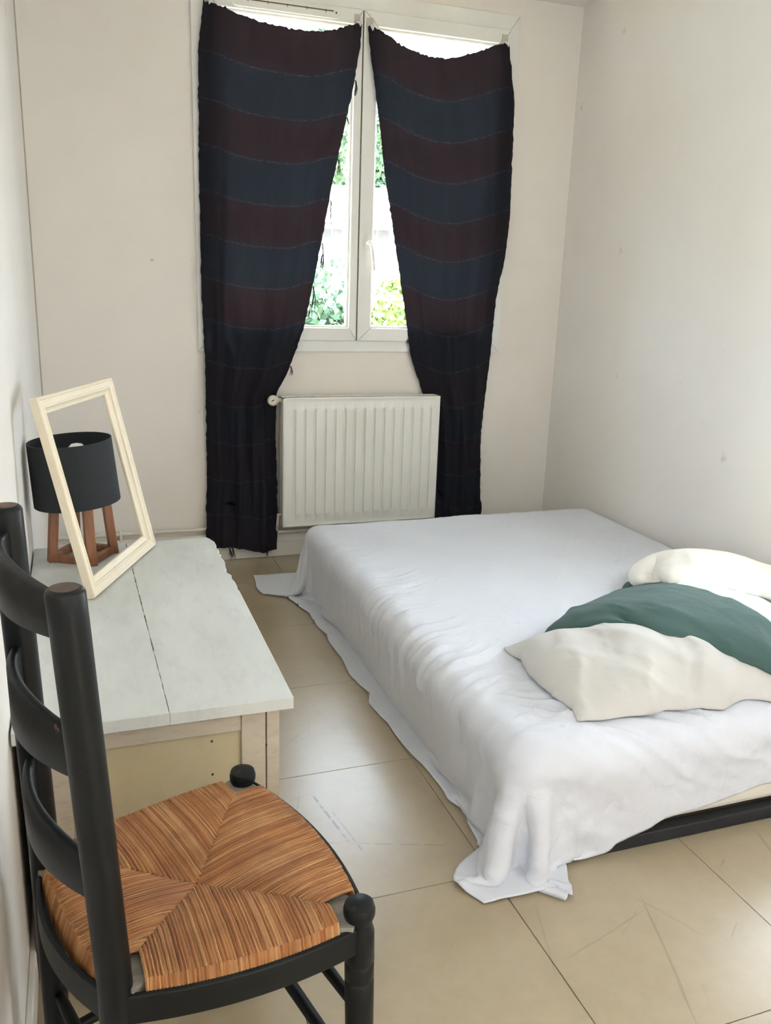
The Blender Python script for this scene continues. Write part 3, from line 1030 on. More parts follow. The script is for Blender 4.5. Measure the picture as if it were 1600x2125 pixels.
for q in range(4):
    q2 = (q + 1) % 4
    for k in range(seg):
        k2 = (k + 1) % seg
        m.f.append((q * seg + k, q * seg + k2, q2 * seg + k2, q2 * seg + k))
shade = m.build('shade', 'shade', lamp, smooth=True)
MB().lathe([(0.012, 0.0), (0.016, 0.01), (0.016, 0.05), (0.013, 0.055)], (LC.x, LC.y, CZ + 0.186), (0, 0, 1), 16).build('bulb_holder', 'black_metal', lamp, smooth=True)
MB().lathe([(0.010, 0.0), (0.014, 0.012), (0.026, 0.035), (0.030, 0.055), (0.026, 0.075), (0.014, 0.088), (0.0, 0.091)], (LC.x, LC.y, CZ + 0.224), (0, 0, 1), 20).build('bulb', 'bulb', lamp, smooth=True)
sp_ = MB()
for k in range(3):
    an = 2 * math.pi * k / 3 + 0.4
    sp_.tube([(LC.x + 0.012 * math.cos(an), LC.y + 0.012 * math.sin(an), CZ + 0.215), (LC.x + (sr - 0.003) * math.cos(an), LC.y + (sr - 0.003) * math.sin(an), CZ + 0.215)], 0.0016, 6)
sp_.build('shade_spider', 'black_metal', lamp)

# ------------------------------------------------------------------ rush-seated chair
SZ = 0.447
PFR, PFL, PBR, PBL = (Vector((0.319, 0.932, SZ)), Vector((0.226, 1.298, SZ)), Vector((0.0, 0.907, SZ)), Vector((-0.086, 1.176, SZ)))
TBR, TBL = Vector((-0.026, 0.901, 0.968)), Vector((-0.099, 1.173, 0.990))
chair = thing('dining_chair', 'black painted ladder-back chair with woven rush seat in front of the cabinet', 'chair', ((PFR.x + PBL.x) / 2, 1.08, 0))
PR = 0.021
for p, spread in ((PFR, (0.010, -0.006)), (PFL, (0.008, 0.008))):
    foot = Vector((p.x + spread[0], p.y + spread[1], 0))
    topz = SZ + 0.026
    ax = (Vector((p.x, p.y, topz)) - foot)
    L = ax.length
    pr = [(0.015, 0), (0.017, 0.01), (0.0185, 0.15), (0.0205, 0.30), (0.0207, 0.345), (0.0190, 0.348), (0.0207, 0.351), (0.0207, 0.374), (0.0190, 0.377), (0.0210, 0.380),
          (PR, L - 0.048), (0.0175, L - 0.034), (0.0185, L - 0.029), (0.0218, L - 0.020), (0.0222, L - 0.012), (0.0200, L - 0.004), (0.0150, L - 0.0008), (0, L)]
    MB().lathe(pr, foot, ax, 28).build('leg', 'chair', chair, smooth=True)
for p, t in ((PBR, TBR), (PBL, TBL)):
    foot = Vector((p.x - 0.004, p.y - 0.002, 0))
    pts, rr = [], []
    n = 22
    for k in range(n + 1):
        s = k / n
        z = s * t.z
        if z < SZ:
            q = foot.lerp(p, z / SZ)
        else:
            u = (z - SZ) / (t.z - SZ)
            q = p.lerp(t, u)
        pts.append(Vector((q.x, q.y, z)))
        rr.append(0.0165 + 0.0045 * min(1, s * 2.5))
    pts[-1].z -= 0.006
    pts += [Vector((t.x, t.y, t.z - 0.0025)), Vector((t.x, t.y, t.z))]
    rr += [0.0195, 0.0165]
    post = MB().tube(pts, rr, 28).build('back_post', 'chair', chair, smooth=True)
    MB().lathe([(0.0150, 0), (0.0145, 0.0006), (0.0, 0.0012)], (t.x, t.y, t.z - 0.0003), (0, 0, 1), 24).build('worn_cap', 'worn_top', post, smooth=True)


def slat(za, zb, zA, zB, h_mid, bow):
    """curved slat between the two back posts; za..zb heights at the near post, zA..zB at the far post"""
    n = 28
    v, f = [], []
    backd = Vector((-0.974, -0.226, 0))
    for i in range(n + 1):
        s = i / n
        def on(p, t, z):
            u = (z - SZ) / (t.z - SZ)
            return p.lerp(t, u)
        zc = (za + zb) / 2 * (1 - s) + (zA + zB) / 2 * s
        q = on(PBR, TBR, zc).lerp(on(PBL, TBL, zc), s)
        q = q + backd * (bow * (math.sin(math.pi * s) ** 0.8))
        arch = math.sin(math.pi * s) ** 1.5
        zlo = (zb * (1 - s) + zB * s) - 0.006 * arch
        zhi = (za * (1 - s) + zA * s) + h_mid * arch
        th = 0.0065
        d = backd * th
        for (z, k) in ((zlo, -1), (zlo, 1), (zhi - 0.003, 1), (zhi, 0.55), (zhi, -0.55), (zhi - 0.003, -1)):
            v.append((q.x + d.x * k, q.y + d.y * k, z))
    for i in range(n):
        for k in range(6):
            k2 = (k + 1) % 6
            f.append((i * 6 + k, i * 6 + k2, (i + 1) * 6 + k2, (i + 1) * 6 + k))
    f.append(tuple(range(6)))
    f.append(tuple(n * 6 + k for k in range(6)))
    o = mesh('slat', v, f, 'chair', chair)
    for p in o.data.polygons:
        p.use_smooth = True
    o.data.set_sharp_from_angle(angle=math.radians(50))
    return o


slat(0.958, 0.908, 0.960, 0.905, 0.010, 0.034)
slat(0.796, 0.738, 0.800, 0.740, 0.010, 0.036)
slat(0.630, 0.574, 0.632, 0.574, 0.008, 0.034)

# seat: bowed edges
BOW = 0.024


def edge_pt(A, B, s, bow, inward):
    p = A.lerp(B, s)
    e = (B - A).normalized()
    nrm = Vector((e.y, -e.x, 0))
    return p + nrm * (bow * 4 * s * (1 - s)) - nrm * inward


CEN = (PFR + PFL + PBR + PBL) / 4
# corners in counter-clockwise order seen from above: BR -> FR -> FL -> BL
ring = [(PBR, PFR, 0.020), (PFR, PFL, 0.030), (PFL, PBL, 0.014), (PBL, PBR, 0.012)]
OC = Vector((0.118, 1.070, SZ))
for (A, B, bow), nst in zip(ring, (54, 62, 50, 44)):
    rush = MB()
    for k in range(nst):
        s = 0.105 + 0.79 * (k + 0.5) / nst
        # strand end on the rail
        po = edge_pt(A, B, s, bow, -0.004)
        e = (B - A).normalized()
        so = (OC - A).dot(e) / (B - A).length
        kk = s / so if s < so else (1 - s) / (1 - so)
        A2 = edge_pt(A, B, 0.0, bow, 0.004)
        cor = A if s < so else B
        pi_ = cor.lerp(OC, min(1, kk))
        wv = (B - A).length * 0.79 / nst * 0.56
        def zz(t, kk=kk):
            # t: 0 at the rail, 1 at the diagonal
            depth = t * kk
            return SZ + 0.010 + 0.004 * math.sin(math.pi * min(1, depth * 1.2)) - 0.014 * depth ** 1.5 - 0.004 * (t ** 6)
        e2 = Vector((e.x, e.y, 0))
        nrm = Vector((e.y, -e.x, 0))
        pts = [po + nrm * 0.004 + Vector((0, 0, -0.030)), po + nrm * 0.004 + Vector((0, 0, -0.008))]
        jit = random.uniform(-0.0006, 0.0006)
        for q in range(9):
            t = q / 8
            p = po.lerp(pi_, t)
            pts.append(Vector((p.x, p.y, zz(t) + jit)) + e2 * random.uniform(-0.0004, 0.0004))
        pts[2] -= nrm * 0.002
        rush.tube(pts, [wv * random.uniform(0.92, 1.08) for _ in pts], 6, False)
    o = rush.build('rush_weave', 'rush', chair, smooth=True)
    o['kind'] = 'stuff'
    for p in o.data.polygons:
        p.use_smooth = True
# stuffing that fills the weave from below
sv = [Vector((p.x, p.y, SZ - 0.012)) for p in (PBR, PFR, PFL, PBL)]
m = MB()
pl = []
for (A, B, bow) in ring:
    for q in range(8):
        p = edge_pt(A, B, q / 8, bow, 0.006)
        pl.append((p.x, p.y))
m.prism(pl, lambda a, b: (a, b, SZ - 0.026), lambda a, b: (a, b, SZ - 0.010))
m.build('seat_stuffing', 'rush', chair)
# corner blocks of bare wood
for p, oth in ((PFR, CEN), (PFL, CEN), (PBR, CEN), (PBL, CEN)):
    d = (CEN - p)
    d.z = 0
    d.normalize()
    s = Vector((-d.y, d.x, 0))
    c0 = p + d * 0.020
    poly = [(-0.020, -0.024), (0.040, -0.046), (0.040, 0.046), (-0.020, 0.024)]
    MB().prism(poly, lambda a, b: c0 + d * a + s * b + Vector((0, 0, -0.024)), lambda a, b: c0 + d * a + s * b + Vector((0, 0, 0.001))).build('corner_block', 'chair_raw', chair, bevel=0.001)


def strip(A, B, bow, z0, z1, th, off, name='seat_rail'):
    n = 20
    v, f = [], []
    for i in range(n + 1):
        s = 0.03 + 0.94 * i / n
        po = edge_pt(A, B, s, bow, -off - th)
        pi_ = edge_pt(A, B, s, bow, -off)
        v += [(pi_.x, pi_.y, z0), (po.x, po.y, z0), (po.x, po.y, z1 - 0.002), (pi_.x, pi_.y, z1)]
    for i in range(n):
        for k in range(4):
            k2 = (k + 1) % 4
            f.append((i * 4 + k, i * 4 + k2, (i + 1) * 4 + k2, (i + 1) * 4 + k))
    f += [(0, 1, 2, 3), tuple(n * 4 + k for k in range(4))]
    o = mesh(name, v, f, 'chair', chair, bevel=0.0015)
    return o


strip(PBR, PFR, 0.020, SZ - 0.046, SZ - 0.004, 0.007, 0.008)
strip(PFR, PFL, 0.030, SZ - 0.046, SZ + 0.004, 0.006, 0.008)
strip(PFL, PBL, 0.014, SZ - 0.046, SZ - 0.000, 0.006, 0.008)
strip(PBL, PBR, 0.030, SZ - 0.050, SZ - 0.004, 0.007, 0.004)


def stretcher(a, b, z, r=0.0095):
    A = Vector((a.x, a.y, z))
    B = Vector((b.x, b.y, z))
    MB().tube([A, A.lerp(B, 0.25), A.lerp(B, 0.5), A.lerp(B, 0.75), B], [r * 0.8, r, r * 1.1, r, r * 0.8], 14).build('stretcher', 'chair', chair, smooth=True)


stretcher(PFR, PFL, 0.295)
stretcher(PFR, PFL, 0.17)
stretcher(PBR, PFR, 0.25)
stretcher(PBR, PFR, 0.13)
stretcher(PBL, PFL, 0.25)
stretcher(PBL, PFL, 0.13)
stretcher(PBR, PBL, 0.22)

# ------------------------------------------------------------------ bed
MX0, MX1, MY0, MY1, MZ0, MZ1 = 0.855, 2.225, 1.450, 3.350, 0.036, 0.282
bf = MB()
bfo = thing('low_bed', 'low black bed base on the floor under the mattress', 'bed', ((MX0 + MX1) / 2, (MY0 + MY1) / 2, 0))
for lo, hi in (((MX0 + 0.05, MY0 - 0.002, 0.0), (MX1, MY0 + 0.03, 0.036)), ((MX0 + 0.05, MY1 - 0.04, 0.0), (MX1, MY1, 0.036)),
               ((MX0 + 0.05, MY0 + 0.03, 0.0), (MX0 + 0.09, MY1 - 0.04, 0.036)), ((MX1 - 0.04, MY0 + 0.03, 0.0), (MX1, MY1 - 0.04, 0.036))):
    MB().box(lo, hi).build('frame_rail', 'black_metal', bfo, bevel=0.004)
for k in range(5):
    yy = MY0 + 0.2 + 0.36 * k
    MB().box((MX0 + 0.09, yy, 0.012), (MX1 - 0.04, yy + 0.07, 0.034)).build('slat', 'black_metal', bfo)


def rounded_box(name, lo, hi, r, mat, parent=None, seg=5):
    return MB().box(lo, hi).build(name, mat, parent, bevel=r, seg=seg)


mat_o = rounded_box('mattress', (MX0 + 0.016, MY0 + 0.010, 0.0362), (MX1 - 0.014, MY1 - 0.012, MZ1 - 0.022), 0.04, 'ticking')
tag(mat_o, 'cream mattress showing under the lifted sheet at the near end', 'mattress')
prot = MB().box((MX0 + 0.008, MY0 + 0.003, 0.088), (MX1 - 0.008, MY1 - 0.006, MZ1 - 0.010)).build('fitted_cover', 'grey_cloth', mat_o, bevel=0.045, seg=5)
prot['label'] = 'grey fitted cover showing as a thin strip'


class Cloth:
    """small position-based cloth on a grid"""

    def __init__(self, X, rest=None, shear=True):
        self.x = X.astype(np.float32).copy()
        self.p = self.x.copy()
        r = (rest if rest is not None else X).astype(np.float32)
        self.groups = []
        ny, nx = X.shape[:2]

        def add(sa, sb, k):
            L = np.linalg.norm(r[sa] - r[sb], axis=-1, keepdims=True)
            self.groups.append((sa, sb, L, k))

        def sl(i0, di, n, st=2):
            return i0, di
        for par in (0, 1):
            ia = (slice(None), slice(par, nx - 1, 2))
            ib = (slice(None), slice(par + 1, nx, 2))
            add(ia, ib, 1.0)
            ia = (slice(par, ny - 1, 2), slice(None))
            ib = (slice(par + 1, ny, 2), slice(None))
            add(ia, ib, 1.0)
        for p1 in (0, 1):
            for p2 in (0, 1):
                add((slice(p1, ny - 1, 2), slice(p2, nx - 1, 2)), (slice(p1 + 1, ny, 2), slice(p2 + 1, nx, 2)), 0.35)
                add((slice(p1, ny - 1, 2), slice(p2 + 1, nx, 2)), (slice(p1 + 1, ny, 2), slice(p2, nx - 1, 2)), 0.35)
        self.bend = []
        for s in (2,):
            self.bend.append(((slice(0, ny - s), slice(None)), (slice(s, ny), slice(None)), np.linalg.norm(r[:ny - s] - r[s:], axis=-1, keepdims=True)))
            self.bend.append(((slice(None), slice(0, nx - s)), (slice(None), slice(s, nx)), np.linalg.norm(r[:, :nx - s] - r[:, s:], axis=-1, keepdims=True)))

    def solve(self, bend=0.02):
        x = self.x
        for sa, sb, L, k in self.groups:
            d = x[sb] - x[sa]
            l = np.sqrt((d * d).sum(-1, keepdims=True)) + 1e-9
            c = d * (0.5 * k * (l - L) / l)
            x[sa] += c
            x[sb] -= c
        if bend:
            for sa, sb, L in self.bend:
                d = x[sb] - x[sa]
                l = np.sqrt((d * d).sum(-1, keepdims=True)) + 1e-9
                c = d * (bend * np.minimum(l - L, 0) / l)
                x[sa] += c
                x[sb] -= c


def resample(G, ny, nx):
    """bicubic-ish (linear + smoothing) resample of a grid"""
    oy, ox = G.shape[:2]
    a = np.linspace(0, oy - 1, ny)
    b = np.linspace(0, ox - 1, nx)
    i = np.clip(a.astype(int), 0, oy - 2)
    j = np.clip(b.astype(int), 0, ox - 2)
    fa = (a - i)[:, None, None]
    fb = (b - j)[None, :, None]
    g = lambda p, q: G[np.ix_(p, q)]
    return (g(i, j) * (1 - fa) * (1 - fb) + g(i + 1, j) * fa * (1 - fb) + g(i, j + 1) * (1 - fa) * fb + g(i + 1, j + 1) * fa * fb).astype(np.float32)


BC = np.array([(MX0 + MX1) / 2, (MY0 + MY1) / 2, (MZ0 + MZ1) / 2], np.float32)
BRAD = 0.05
BH = np.array([(MX1 - MX0) / 2, (MY1 - MY0) / 2, (MZ1 - MZ0) / 2], np.float32) - BRAD


def collide_bed(x, p, fr=0.5, top=0.0):
    q = np.abs(x - BC) - BH
    sg = np.sign(x - BC)
    qp = np.maximum(q, 0)
    l = np.sqrt((qp * qp).sum(-1, keepdims=True))
    ins = (l[..., 0] < 1e-6)
    d = l[..., 0] - BRAD
    hit = d < 0.004
    nrm = sg * qp / np.maximum(l, 1e-6)
    if ins.any():
        m = np.argmax(q, -1)
        nn = np.zeros_like(nrm)
        nn[..., 2] = 1
        nrm = np.where(ins[..., None], nn, nrm)
        d = np.where(ins, q[..., 2] - BRAD, d)
    x += np.where(hit[..., None], nrm * (0.004 - d)[..., None], 0)
    # friction
    dv = x - p
    x -= np.where(hit[..., None], dv * fr, 0)
    if top:
        tp = hit & (nrm[..., 2] > 0.9)
        x[..., :2] -= np.where(tp[..., None], (x - p)[..., :2] * top, 0)
    fl_ = x[..., 2] < 0.005
    x[..., 2] = np.maximum(x[..., 2], 0.005)
    x[..., :2] -= np.where(fl_[..., None], (x - p)[..., :2] * 0.6, 0)
    x[..., 0] = np.minimum(x[..., 0], XR - 0.006)


def sheet_sim():
    def grid(nx, ny):
        u = np.linspace(0, 1, nx)
        v = np.linspace(0, 1, ny)
        U, V = np.meshgrid(u, v)
        x0, x1 = MX0 - 0.288, MX1 + 0.025
        x0 = x0 + np.interp(V, [0, 0.12, 0.35, 1], [0.05, 0.035, 0.0, 0.0])
        X = x0 + (x1 - x0) * U
        near = np.interp(X, [0.565, 0.68, 0.85, 1.0, 1.25, 1.6, 2.25], [0.15, 0.19, 0.255, 0.218, 0.160, 0.130, 0.115])
        far = np.interp(X, [0.57, 0.9, 1.3, 2.25], [0.30, 0.26, 0.17, 0.12])
        Y = (MY0 - near) * (1 - V) + (MY1 + far) * V
        Z = np.full_like(X, MZ1 + 0.012)
        return np.stack([X, Y, Z], -1)
    nx, ny = 64, 88
    G = grid(nx, ny)
    R = G.copy()
    rng = np.random.default_rng(11)
    c = Cloth(G, R)
    c.x[..., 2] += rng.normal(0, 0.0015, c.x.shape[:2])
    g = np.array([0, 0, -2.2 / 3600], np.float32)

    def run(c, steps, its, damp, fr, bend, top):
        for s in range(steps):
            v = (c.x - c.p) * damp
            c.p = c.x.copy()
            c.x += v + g
            for it in range(its):
                c.solve(bend)
                if it % 3 == 2 or it == its - 1:
                    collide_bed(c.x, c.p, fr if it == its - 1 else 0.1, top)
    run(c, 170, 14, 0.985, 0.35, 0.02, 0.9)
    nx2, ny2 = 127, 175
    R2 = grid(nx2, ny2)
    # slightly too much cloth along the length near the left edge: pulls small ripples
    U = np.linspace(0, 1, nx2)[None, :]
    slack = 1.0 + 0.035 * np.exp(-((U - 0.30) / 0.16) ** 2)
    R2[..., 1] = (R2[..., 1] - MY0) * slack + MY0
    rg2 = np.random.default_rng(21)
    R2[..., :2] += resample(rg2.normal(0, 1, (34, 24, 2)).astype(np.float32), ny2, nx2) * 0.006
    R2[..., :2] += resample(rg2.normal(0, 1, (11, 8, 2)).astype(np.float32), ny2, nx2) * 0.006
    c2 = Cloth(resample(c.x, ny2, nx2), R2)
    c2.x[..., 2] += np.random.default_rng(5).normal(0, 0.0035, c2.x.shape[:2])
    run(c2, 60, 8, 0.93, 0.2, 0.006, 0.1)
    return c2.x


def vnoise(x, y, seed=0):
    """smooth value noise in [0, 1]"""
    tab = np.random.default_rng(seed).random((64, 64)).astype(np.float32)
    xi, yi = np.floor(x).astype(int), np.floor(y).astype(int)
    fx, fy = x - xi, y - yi
    fx, fy = fx * fx * fx * (fx * (fx * 6 - 15) + 10), fy * fy * fy * (fy * (fy * 6 - 15) + 10)
    g = lambda a, b: tab[a % 64, b % 64]
    return (g(xi, yi) * (1 - fx) + g(xi + 1, yi) * fx) * (1 - fy) + (g(xi, yi + 1) * (1 - fx) + g(xi + 1, yi + 1) * fx) * fy


def ridges(x, y, ang, along, across, seed, sharp=2.0, warp=0.06):
    """creases running along the direction ang (radians), in [0, 1]"""
    wx = (vnoise(x * 4 + 7, y * 4 + 3, seed + 50) - 0.5) * warp
    wy = (vnoise(x * 4 + 1, y * 4 + 9, seed + 51) - 0.5) * warp
    x, y = x + wx, y + wy
    a = x * math.cos(ang) + y * math.sin(ang)
    b = -x * math.sin(ang) + y * math.cos(ang)
    n = vnoise(a * along + 11, b * across + 5, seed)
    n2 = vnoise(a * along * 1.7 + 3, b * across * 2.1 + 8, seed + 1)
    r = (1 - abs(2 * n - 1)) ** sharp
    r2 = (1 - abs(2 * n2 - 1)) ** sharp
    return r * 0.7 + r2 * 0.3


def grid_normals(x):
    n = np.cross(np.gradient(x, axis=1), np.gradient(x, axis=0))
    return n / (np.linalg.norm(n, axis=-1, keepdims=True) + 1e-9)


SHEET = sheet_sim()
ny_, nx_ = SHEET.shape[0] * 2 - 1, SHEET.shape[1] * 2 - 1
FINE = resample(SHEET, ny_, nx_)
for _ in range(3):                      # soften the linear resampling
    q = FINE.copy()
    q[1:-1, 1:-1] = (FINE[1:-1, 1:-1] * 4 + FINE[:-2, 1:-1] + FINE[2:, 1:-1] + FINE[1:-1, :-2] + FINE[1:-1, 2:]) / 8
    FINE = q
NRM = grid_normals(FINE)
# cloth coordinates (flat sheet) so that creases run over the edges
arcx = np.concatenate([np.zeros((ny_, 1)), np.cumsum(np.linalg.norm(np.diff(FINE, axis=1), axis=-1), 1)], 1)
arcy = np.concatenate([np.zeros((1, nx_)), np.cumsum(np.linalg.norm(np.diff(FINE, axis=0), axis=-1), 0)], 0)
bump = lambda v, c, w: np.exp(-((v - c) / w) ** 2)
left = bump(arcx, 0.36, 0.17) * bump(arcy, 1.05, 0.72)
front = bump(arcy, 0.30, 0.26) * np.clip((arcx - 0.25) / 0.2, 0, 1)
corner = bump(arcx, 0.25, 0.25) * bump(arcy, 0.18, 0.22)
disp = 0.019 * left * ridges(arcx, arcy, 0.22, 3.6, 30, 3, 1.6) + 0.015 * left * ridges(arcx, arcy, 0.3, 2.2, 14, 5, 2.0)
disp += 0.018 * front * ridges(arcx, arcy, -0.75, 3.4, 20, 9, 2.0) + 0.012 * front * ridges(arcx, arcy, -0.6, 2.4, 10, 10, 2.0)
disp += 0.012 * corner * ridges(arcx, arcy, -1.2, 3.0, 12, 14)
disp += 0.0060 * bump(arcx, 1.1, 0.5) * ridges(arcx, arcy, 0.9, 1.6, 9, 20, 4.0)
disp += 0.0030 * vnoise(arcx * 6, arcy * 6, 30)
FINE = FINE + NRM * disp[..., None]
FINE[..., 0] = np.minimum(FINE[..., 0], XR - 0.004)
FINE[..., 2] = np.maximum(FINE[..., 2], 0.004)
ff = [(j * nx_ + i, j * nx_ + i + 1, (j + 1) * nx_ + i + 1, (j + 1) * nx_ + i) for j in range(ny_ - 1) for i in range(nx_ - 1)]
sh = mesh('bed_sheet', FINE.reshape(-1, 3), ff, 'sheet', None)
for p in sh.data.polygons:
    p.use_smooth = True
md = sh.modifiers.new('thick', 'SOLIDIFY')
md.thickness = 0.002
md.offset = 0
tag(sh, 'white cotton sheet draped over the bed down to the floor', 'bed sheet')

# ------------------------------------------------------------------ pillows
HG0, HG1, HR = np.array([0.7, 1.2]), np.array([2.3, 2.9]), 0.01
HN = ((HG1 - HG0) / HR).astype(int)
HF = np.full((HN[1], HN[0]), MZ1 + 0.008, np.float32)


_i = np.clip(((FINE[..., 0] - HG0[0]) / HR).astype(int), 0, HN[0] - 1).ravel()
_j = np.clip(((FINE[..., 1] - HG0[1]) / HR).astype(int), 0, HN[1] - 1).ravel()
np.maximum.at(HF, (_j, _i), FINE[..., 2].ravel().astype(np.float32))


def hlook(x):
    i = np.clip(((x[..., 0] - HG0[0]) / HR).astype(int), 0, HN[0] - 1)
    j = np.clip(((x[..., 1] - HG0[1]) / HR).astype(int), 0, HN[1] - 1)
    return HF[j, i]


def pillow(center, w, d, rot, z0, vol, seed, name, mat, label, crease=0.007, crease_dir=0.4, steps=110):
    global HF
    nx = 64
    ny = max(20, int(nx * d / w))
    u = np.linspace(-0.5, 0.5, nx)
    v = np.linspace(-0.5, 0.5, ny)
    U, V = np.meshgrid(u, v)
    ca, sa = math.cos(rot), math.sin(rot)
    X = center[0] + U * w * ca - V * d * sa
    Y = center[1] + U * w * sa + V * d * ca
    base = np.stack([X, Y, np.zeros_like(X)], -1)
    puff = np.clip((0.25 - U ** 2) * (0.25 - V ** 2) * 16, 0, 1) ** 0.5 * 0.05
    Tp, Bt = base.copy(), base.copy()
    Tp[..., 2] = z0 + 0.06 + puff
    Bt[..., 2] = z0 + 0.06 - puff
    rng = np.random.default_rng(seed)
    Tp[..., 2] += rng.normal(0, 0.002, U.shape)
    def wrinkly(k):
        low = rng.normal(0, 1, (9, 11, 2)).astype(np.float32)
        off = resample(low, ny, nx) * 0.016
        off -= off.mean((0, 1))
        b2 = base.copy()
        b2[..., :2] += off
        return b2
    cT, cB = Cloth(Tp, wrinkly(0)), Cloth(Bt, wrinkly(1))
    bmask = np.zeros((ny, nx), bool)
    bmask[0], bmask[-1], bmask[:, 0], bmask[:, -1] = True, True, True, True
    g = np.array([0, 0, -9.8 / 3600], np.float32)

    def normals(x, flip):
        dx = np.gradient(x, axis=1)
        dy = np.gradient(x, axis=0)
        n = np.cross(dx, dy)
        return n if not flip else -n
    for s in range(steps):
        damp = 0.96 if s < steps * 0.7 else 0.85
        for c in (cT, cB):
            vel = (c.x - c.p) * damp
            c.p = c.x.copy()
            c.x += vel + g
        nT, nB = normals(cT.x, False), normals(cB.x, True)
        V_ = ((cT.x * nT).sum() + (cB.x * nB).sum()) / 3.0
        pr_ = np.clip((vol - V_) / vol, -0.3, 1.0) * 0.012
        aT = np.linalg.norm(nT, axis=-1, keepdims=True) + 1e-9
        aB = np.linalg.norm(nB, axis=-1, keepdims=True) + 1e-9
        cT.x += (nT / aT * pr_).astype(np.float32)
        cB.x += (nB / aB * pr_).astype(np.float32)
        for it in range(7):
            cT.solve(0.03)
            cB.solve(0.03)
            mid = (cT.x[bmask] + cB.x[bmask]) * 0.5
            cT.x[bmask] = mid
            cB.x[bmask] = mid
            # the two faces of an empty part may not pass through each other
            gap = cT.x[..., 2] - cB.x[..., 2]
            bad = (gap < 0.004) & ~bmask
            half = (0.004 - gap) * 0.5
            cT.x[..., 2] += np.where(bad, half, 0)
            cB.x[..., 2] -= np.where(bad, half, 0)
        for c in (cT, cB):
            hh = hlook(c.x) + 0.003
            c.x[..., 0] = np.minimum(c.x[..., 0], XR - 0.015)
            hit = c.x[..., 2] < hh
            c.x[..., 2] = np.where(hit, hh, c.x[..., 2])
            c.x[..., :2] -= np.where(hit[..., None], (c.x - c.p)[..., :2] * 0.75, 0)
    # rasterise the top for whatever lies on it
    for dens in (resample(cT.x, ny * 4, nx * 4),):
        i = np.clip(((dens[..., 0] - HG0[0]) / HR).astype(int), 0, HN[0] - 1).ravel()
        j = np.clip(((dens[..., 1] - HG0[1]) / HR).astype(int), 0, HN[1] - 1).ravel()
        np.maximum.at(HF, (j, i), dens[..., 2].ravel())
    # fine creases on the upper face, fading towards the seam
    nT = grid_normals(cT.x)
    uu, vv_ = U * w + 3.0, V * d + 2.0
    fade = np.clip((0.5 - np.abs(U)) / 0.06, 0, 1) * np.clip((0.5 - np.abs(V)) / 0.08, 0, 1)
    cr_ = 0.6 * ridges(uu, vv_, crease_dir, 3.5, 13, 40 + seed) + 0.4 * ridges(uu, vv_, crease_dir + 0.9, 4, 11, 60 + seed)
    cT.x += (nT * (cr_ * fade * crease)[..., None]).astype(np.float32)
    V1 = cT.x.reshape(-1, 3)
    V2 = cB.x.reshape(-1, 3)
    idx2 = np.arange(nx * ny) + nx * ny
    flat = bmask.ravel()
    idx2[flat] = np.nonzero(flat)[0]
    vv = np.concatenate([V1, V2])
    f = []
    for jj in range(ny - 1):
        for ii in range(nx - 1):
            q = [jj * nx + ii, jj * nx + ii + 1, (jj + 1) * nx + ii + 1, (jj + 1) * nx + ii]
            f.append(tuple(q))
            f.append(tuple(int(idx2[k]) for k in q[::-1]))
    used = np.zeros(len(vv), bool)
    for q in f:
        used[list(q)] = True
    remap = np.cumsum(used) - 1
    f = [tuple(int(remap[k]) for k in q) for q in f]
    ob = mesh(name, vv[used], f, mat, None)
    for p in ob.data.polygons:
        p.use_smooth = True
    md = ob.modifiers.new('smooth', 'SUBSURF')
    md.levels = 2
    md.render_levels = 2
    tag(ob, label, 'pillow', 'pillows heaped on the bed')
    return ob


pillow((1.445, 1.72), 0.72, 0.44, math.radians(-6), MZ1 + 0.012, 0.0300, 1, 'pillow', 'pillow', 'crumpled white pillow lying lowest and nearest on the bed', 0.024, 1.3)
pillow((1.675, 1.90), 0.76, 0.64, math.radians(37), 0.48, 0.0350, 2, 'pillow', 'green', 'sage green pillow between two white pillows on the bed', 0.014, 0.2)
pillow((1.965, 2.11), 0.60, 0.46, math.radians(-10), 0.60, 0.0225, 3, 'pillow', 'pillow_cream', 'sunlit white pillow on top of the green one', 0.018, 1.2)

# ------------------------------------------------------------------ outside
structure(MB().box((-30, YB + 0.6, -0.9), (40, 60, -0.5)).build('ground', 'lawn'), 'garden lawn outside the window')


def foliage(blobs, n, size, rng):
    V, F = [], []
    for (c, r) in blobs:
        for _ in range(int(n)):
            d = Vector((rng.gauss(0, 1), rng.gauss(0, 1), rng.gauss(0, 1))).normalized()
            rr = rng.uniform(0.72, 1.05)
            p = Vector((c[0] + d.x * r[0] * rr, c[1] + d.y * r[1] * rr, c[2] + d.z * r[2] * rr))
            a = Vector((rng.gauss(0, 1), rng.gauss(0, 1), rng.gauss(0, 1))).normalized()
            b = a.cross(d)
            if b.length < 0.05:
                continue
            b.normalize()
            s = size * rng.uniform(0.6, 1.3)
            k = len(V)
            V += [p - a * s, p + b * s * 0.5, p + a * s, p - b * s * 0.5]
            F.append((k, k + 1, k + 2, k + 3))
    return V, F


def plant(name, label, cat, base, blobs, n, size, mat, trunk=0.06, seed=1):
    t = thing(name, label, cat, base, 'garden plants outside')
    rng = random.Random(seed)
    V, F = foliage(blobs, n, size, rng)
    o = mesh('foliage', V, F, mat, t)
    o['kind'] = 'stuff'
    b = Vector(base)
    top = Vector(blobs[0][0])
    MB().tube([b, b.lerp(top, 0.5) + Vector((0.03, 0, 0)), top], [trunk, trunk * 0.8, trunk * 0.4], 8).build('trunk', 'bark', t, smooth=True)
    return t


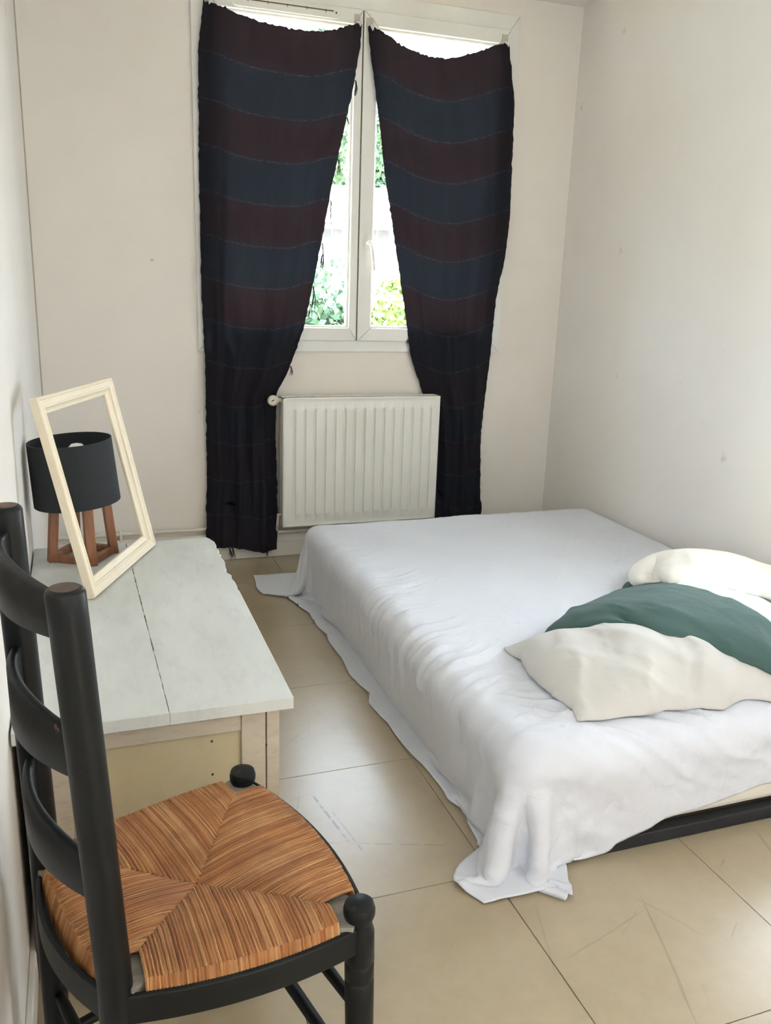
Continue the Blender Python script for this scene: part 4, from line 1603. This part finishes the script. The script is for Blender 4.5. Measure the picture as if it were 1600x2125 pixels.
plant('shrub', 'dense green shrub behind the left window pane', 'shrub', (2.0, 7.6, -0.5), [((2.0, 7.6, 0.85), (0.62, 0.55, 0.62)), ((1.75, 7.4, 0.3), (0.6, 0.5, 0.6)), ((2.15, 7.5, 0.55), (0.45, 0.4, 0.55))], 2600, 0.045, 'leaf_dark', 0.05, 3)
plant('shrub', 'pale leafy shrub behind the right window pane', 'shrub', (2.55, 6.4, -0.5), [((2.55, 6.4, 0.6), (0.38, 0.36, 0.5)), ((2.25, 6.4, 0.5), (0.22, 0.26, 0.6)), ((2.4, 6.35, 1.0), (0.30, 0.26, 0.35))], 1100, 0.04, 'leaf_light', 0.05, 4)
plant('tree', 'tall tree showing above the house roof left of the sash gap', 'tree', (5.6, 21.0, -0.5), [((5.7, 21.0, 4.6), (1.1, 1.1, 1.5)), ((5.3, 21.2, 3.4), (0.9, 0.9, 1.2)), ((5.6, 20.8, 5.6), (0.6, 0.6, 1.0))], 2200, 0.12, 'leaf_dark', 0.18, 5)
plant('tree', 'dark slender tree showing right of the sash gap', 'tree', (7.9, 24.0, -0.5), [((7.95, 24.0, 5.0), (0.6, 0.65, 1.8)), ((7.9, 24.0, 3.2), (0.65, 0.65, 1.1))], 1800, 0.12, 'leaf_dark', 0.15, 6)

hs = thing('house', 'pale house with low roof across the garden', 'house', (5.0, 15.5, -0.5))
MB().box((2.0, 14.2, -0.5), (9.0, 19.0, 2.10)).build('wall', 'render_wall', hs)
m = MB()
m.v = [(1.6, 13.9, 2.10), (9.4, 13.9, 2.10), (9.4, 19.4, 2.10), (1.6, 19.4, 2.10), (4.0, 16.6, 2.95), (7.4, 16.6, 2.95)]
m.f = [(0, 1, 5, 4), (1, 2, 5), (2, 3, 4, 5), (3, 0, 4), (0, 3, 2, 1)]
m.build('roof', 'roof', hs)
MB().box((1.6, 13.86, 2.07), (9.4, 13.92, 2.12)).build('gutter', 'shutter', hs)
for (x0, x1, z0, z1) in ((3.86, 4.02, 1.78, 2.03), (4.05, 4.20, 1.78, 2.03), (4.26, 4.36, 1.45, 1.98), (4.68, 4.80, 1.85, 2.05), (4.83, 5.02, 1.85, 2.05)):
    wo = MB().box((x0 - 0.02, 14.14, z0 - 0.02), (x1 + 0.02, 14.2, z1 + 0.02)).build('window', 'upvc', hs)
    MB().box((x0, 14.12, z0), (x1, 14.15, z1)).build('shutter', 'shutter', wo)
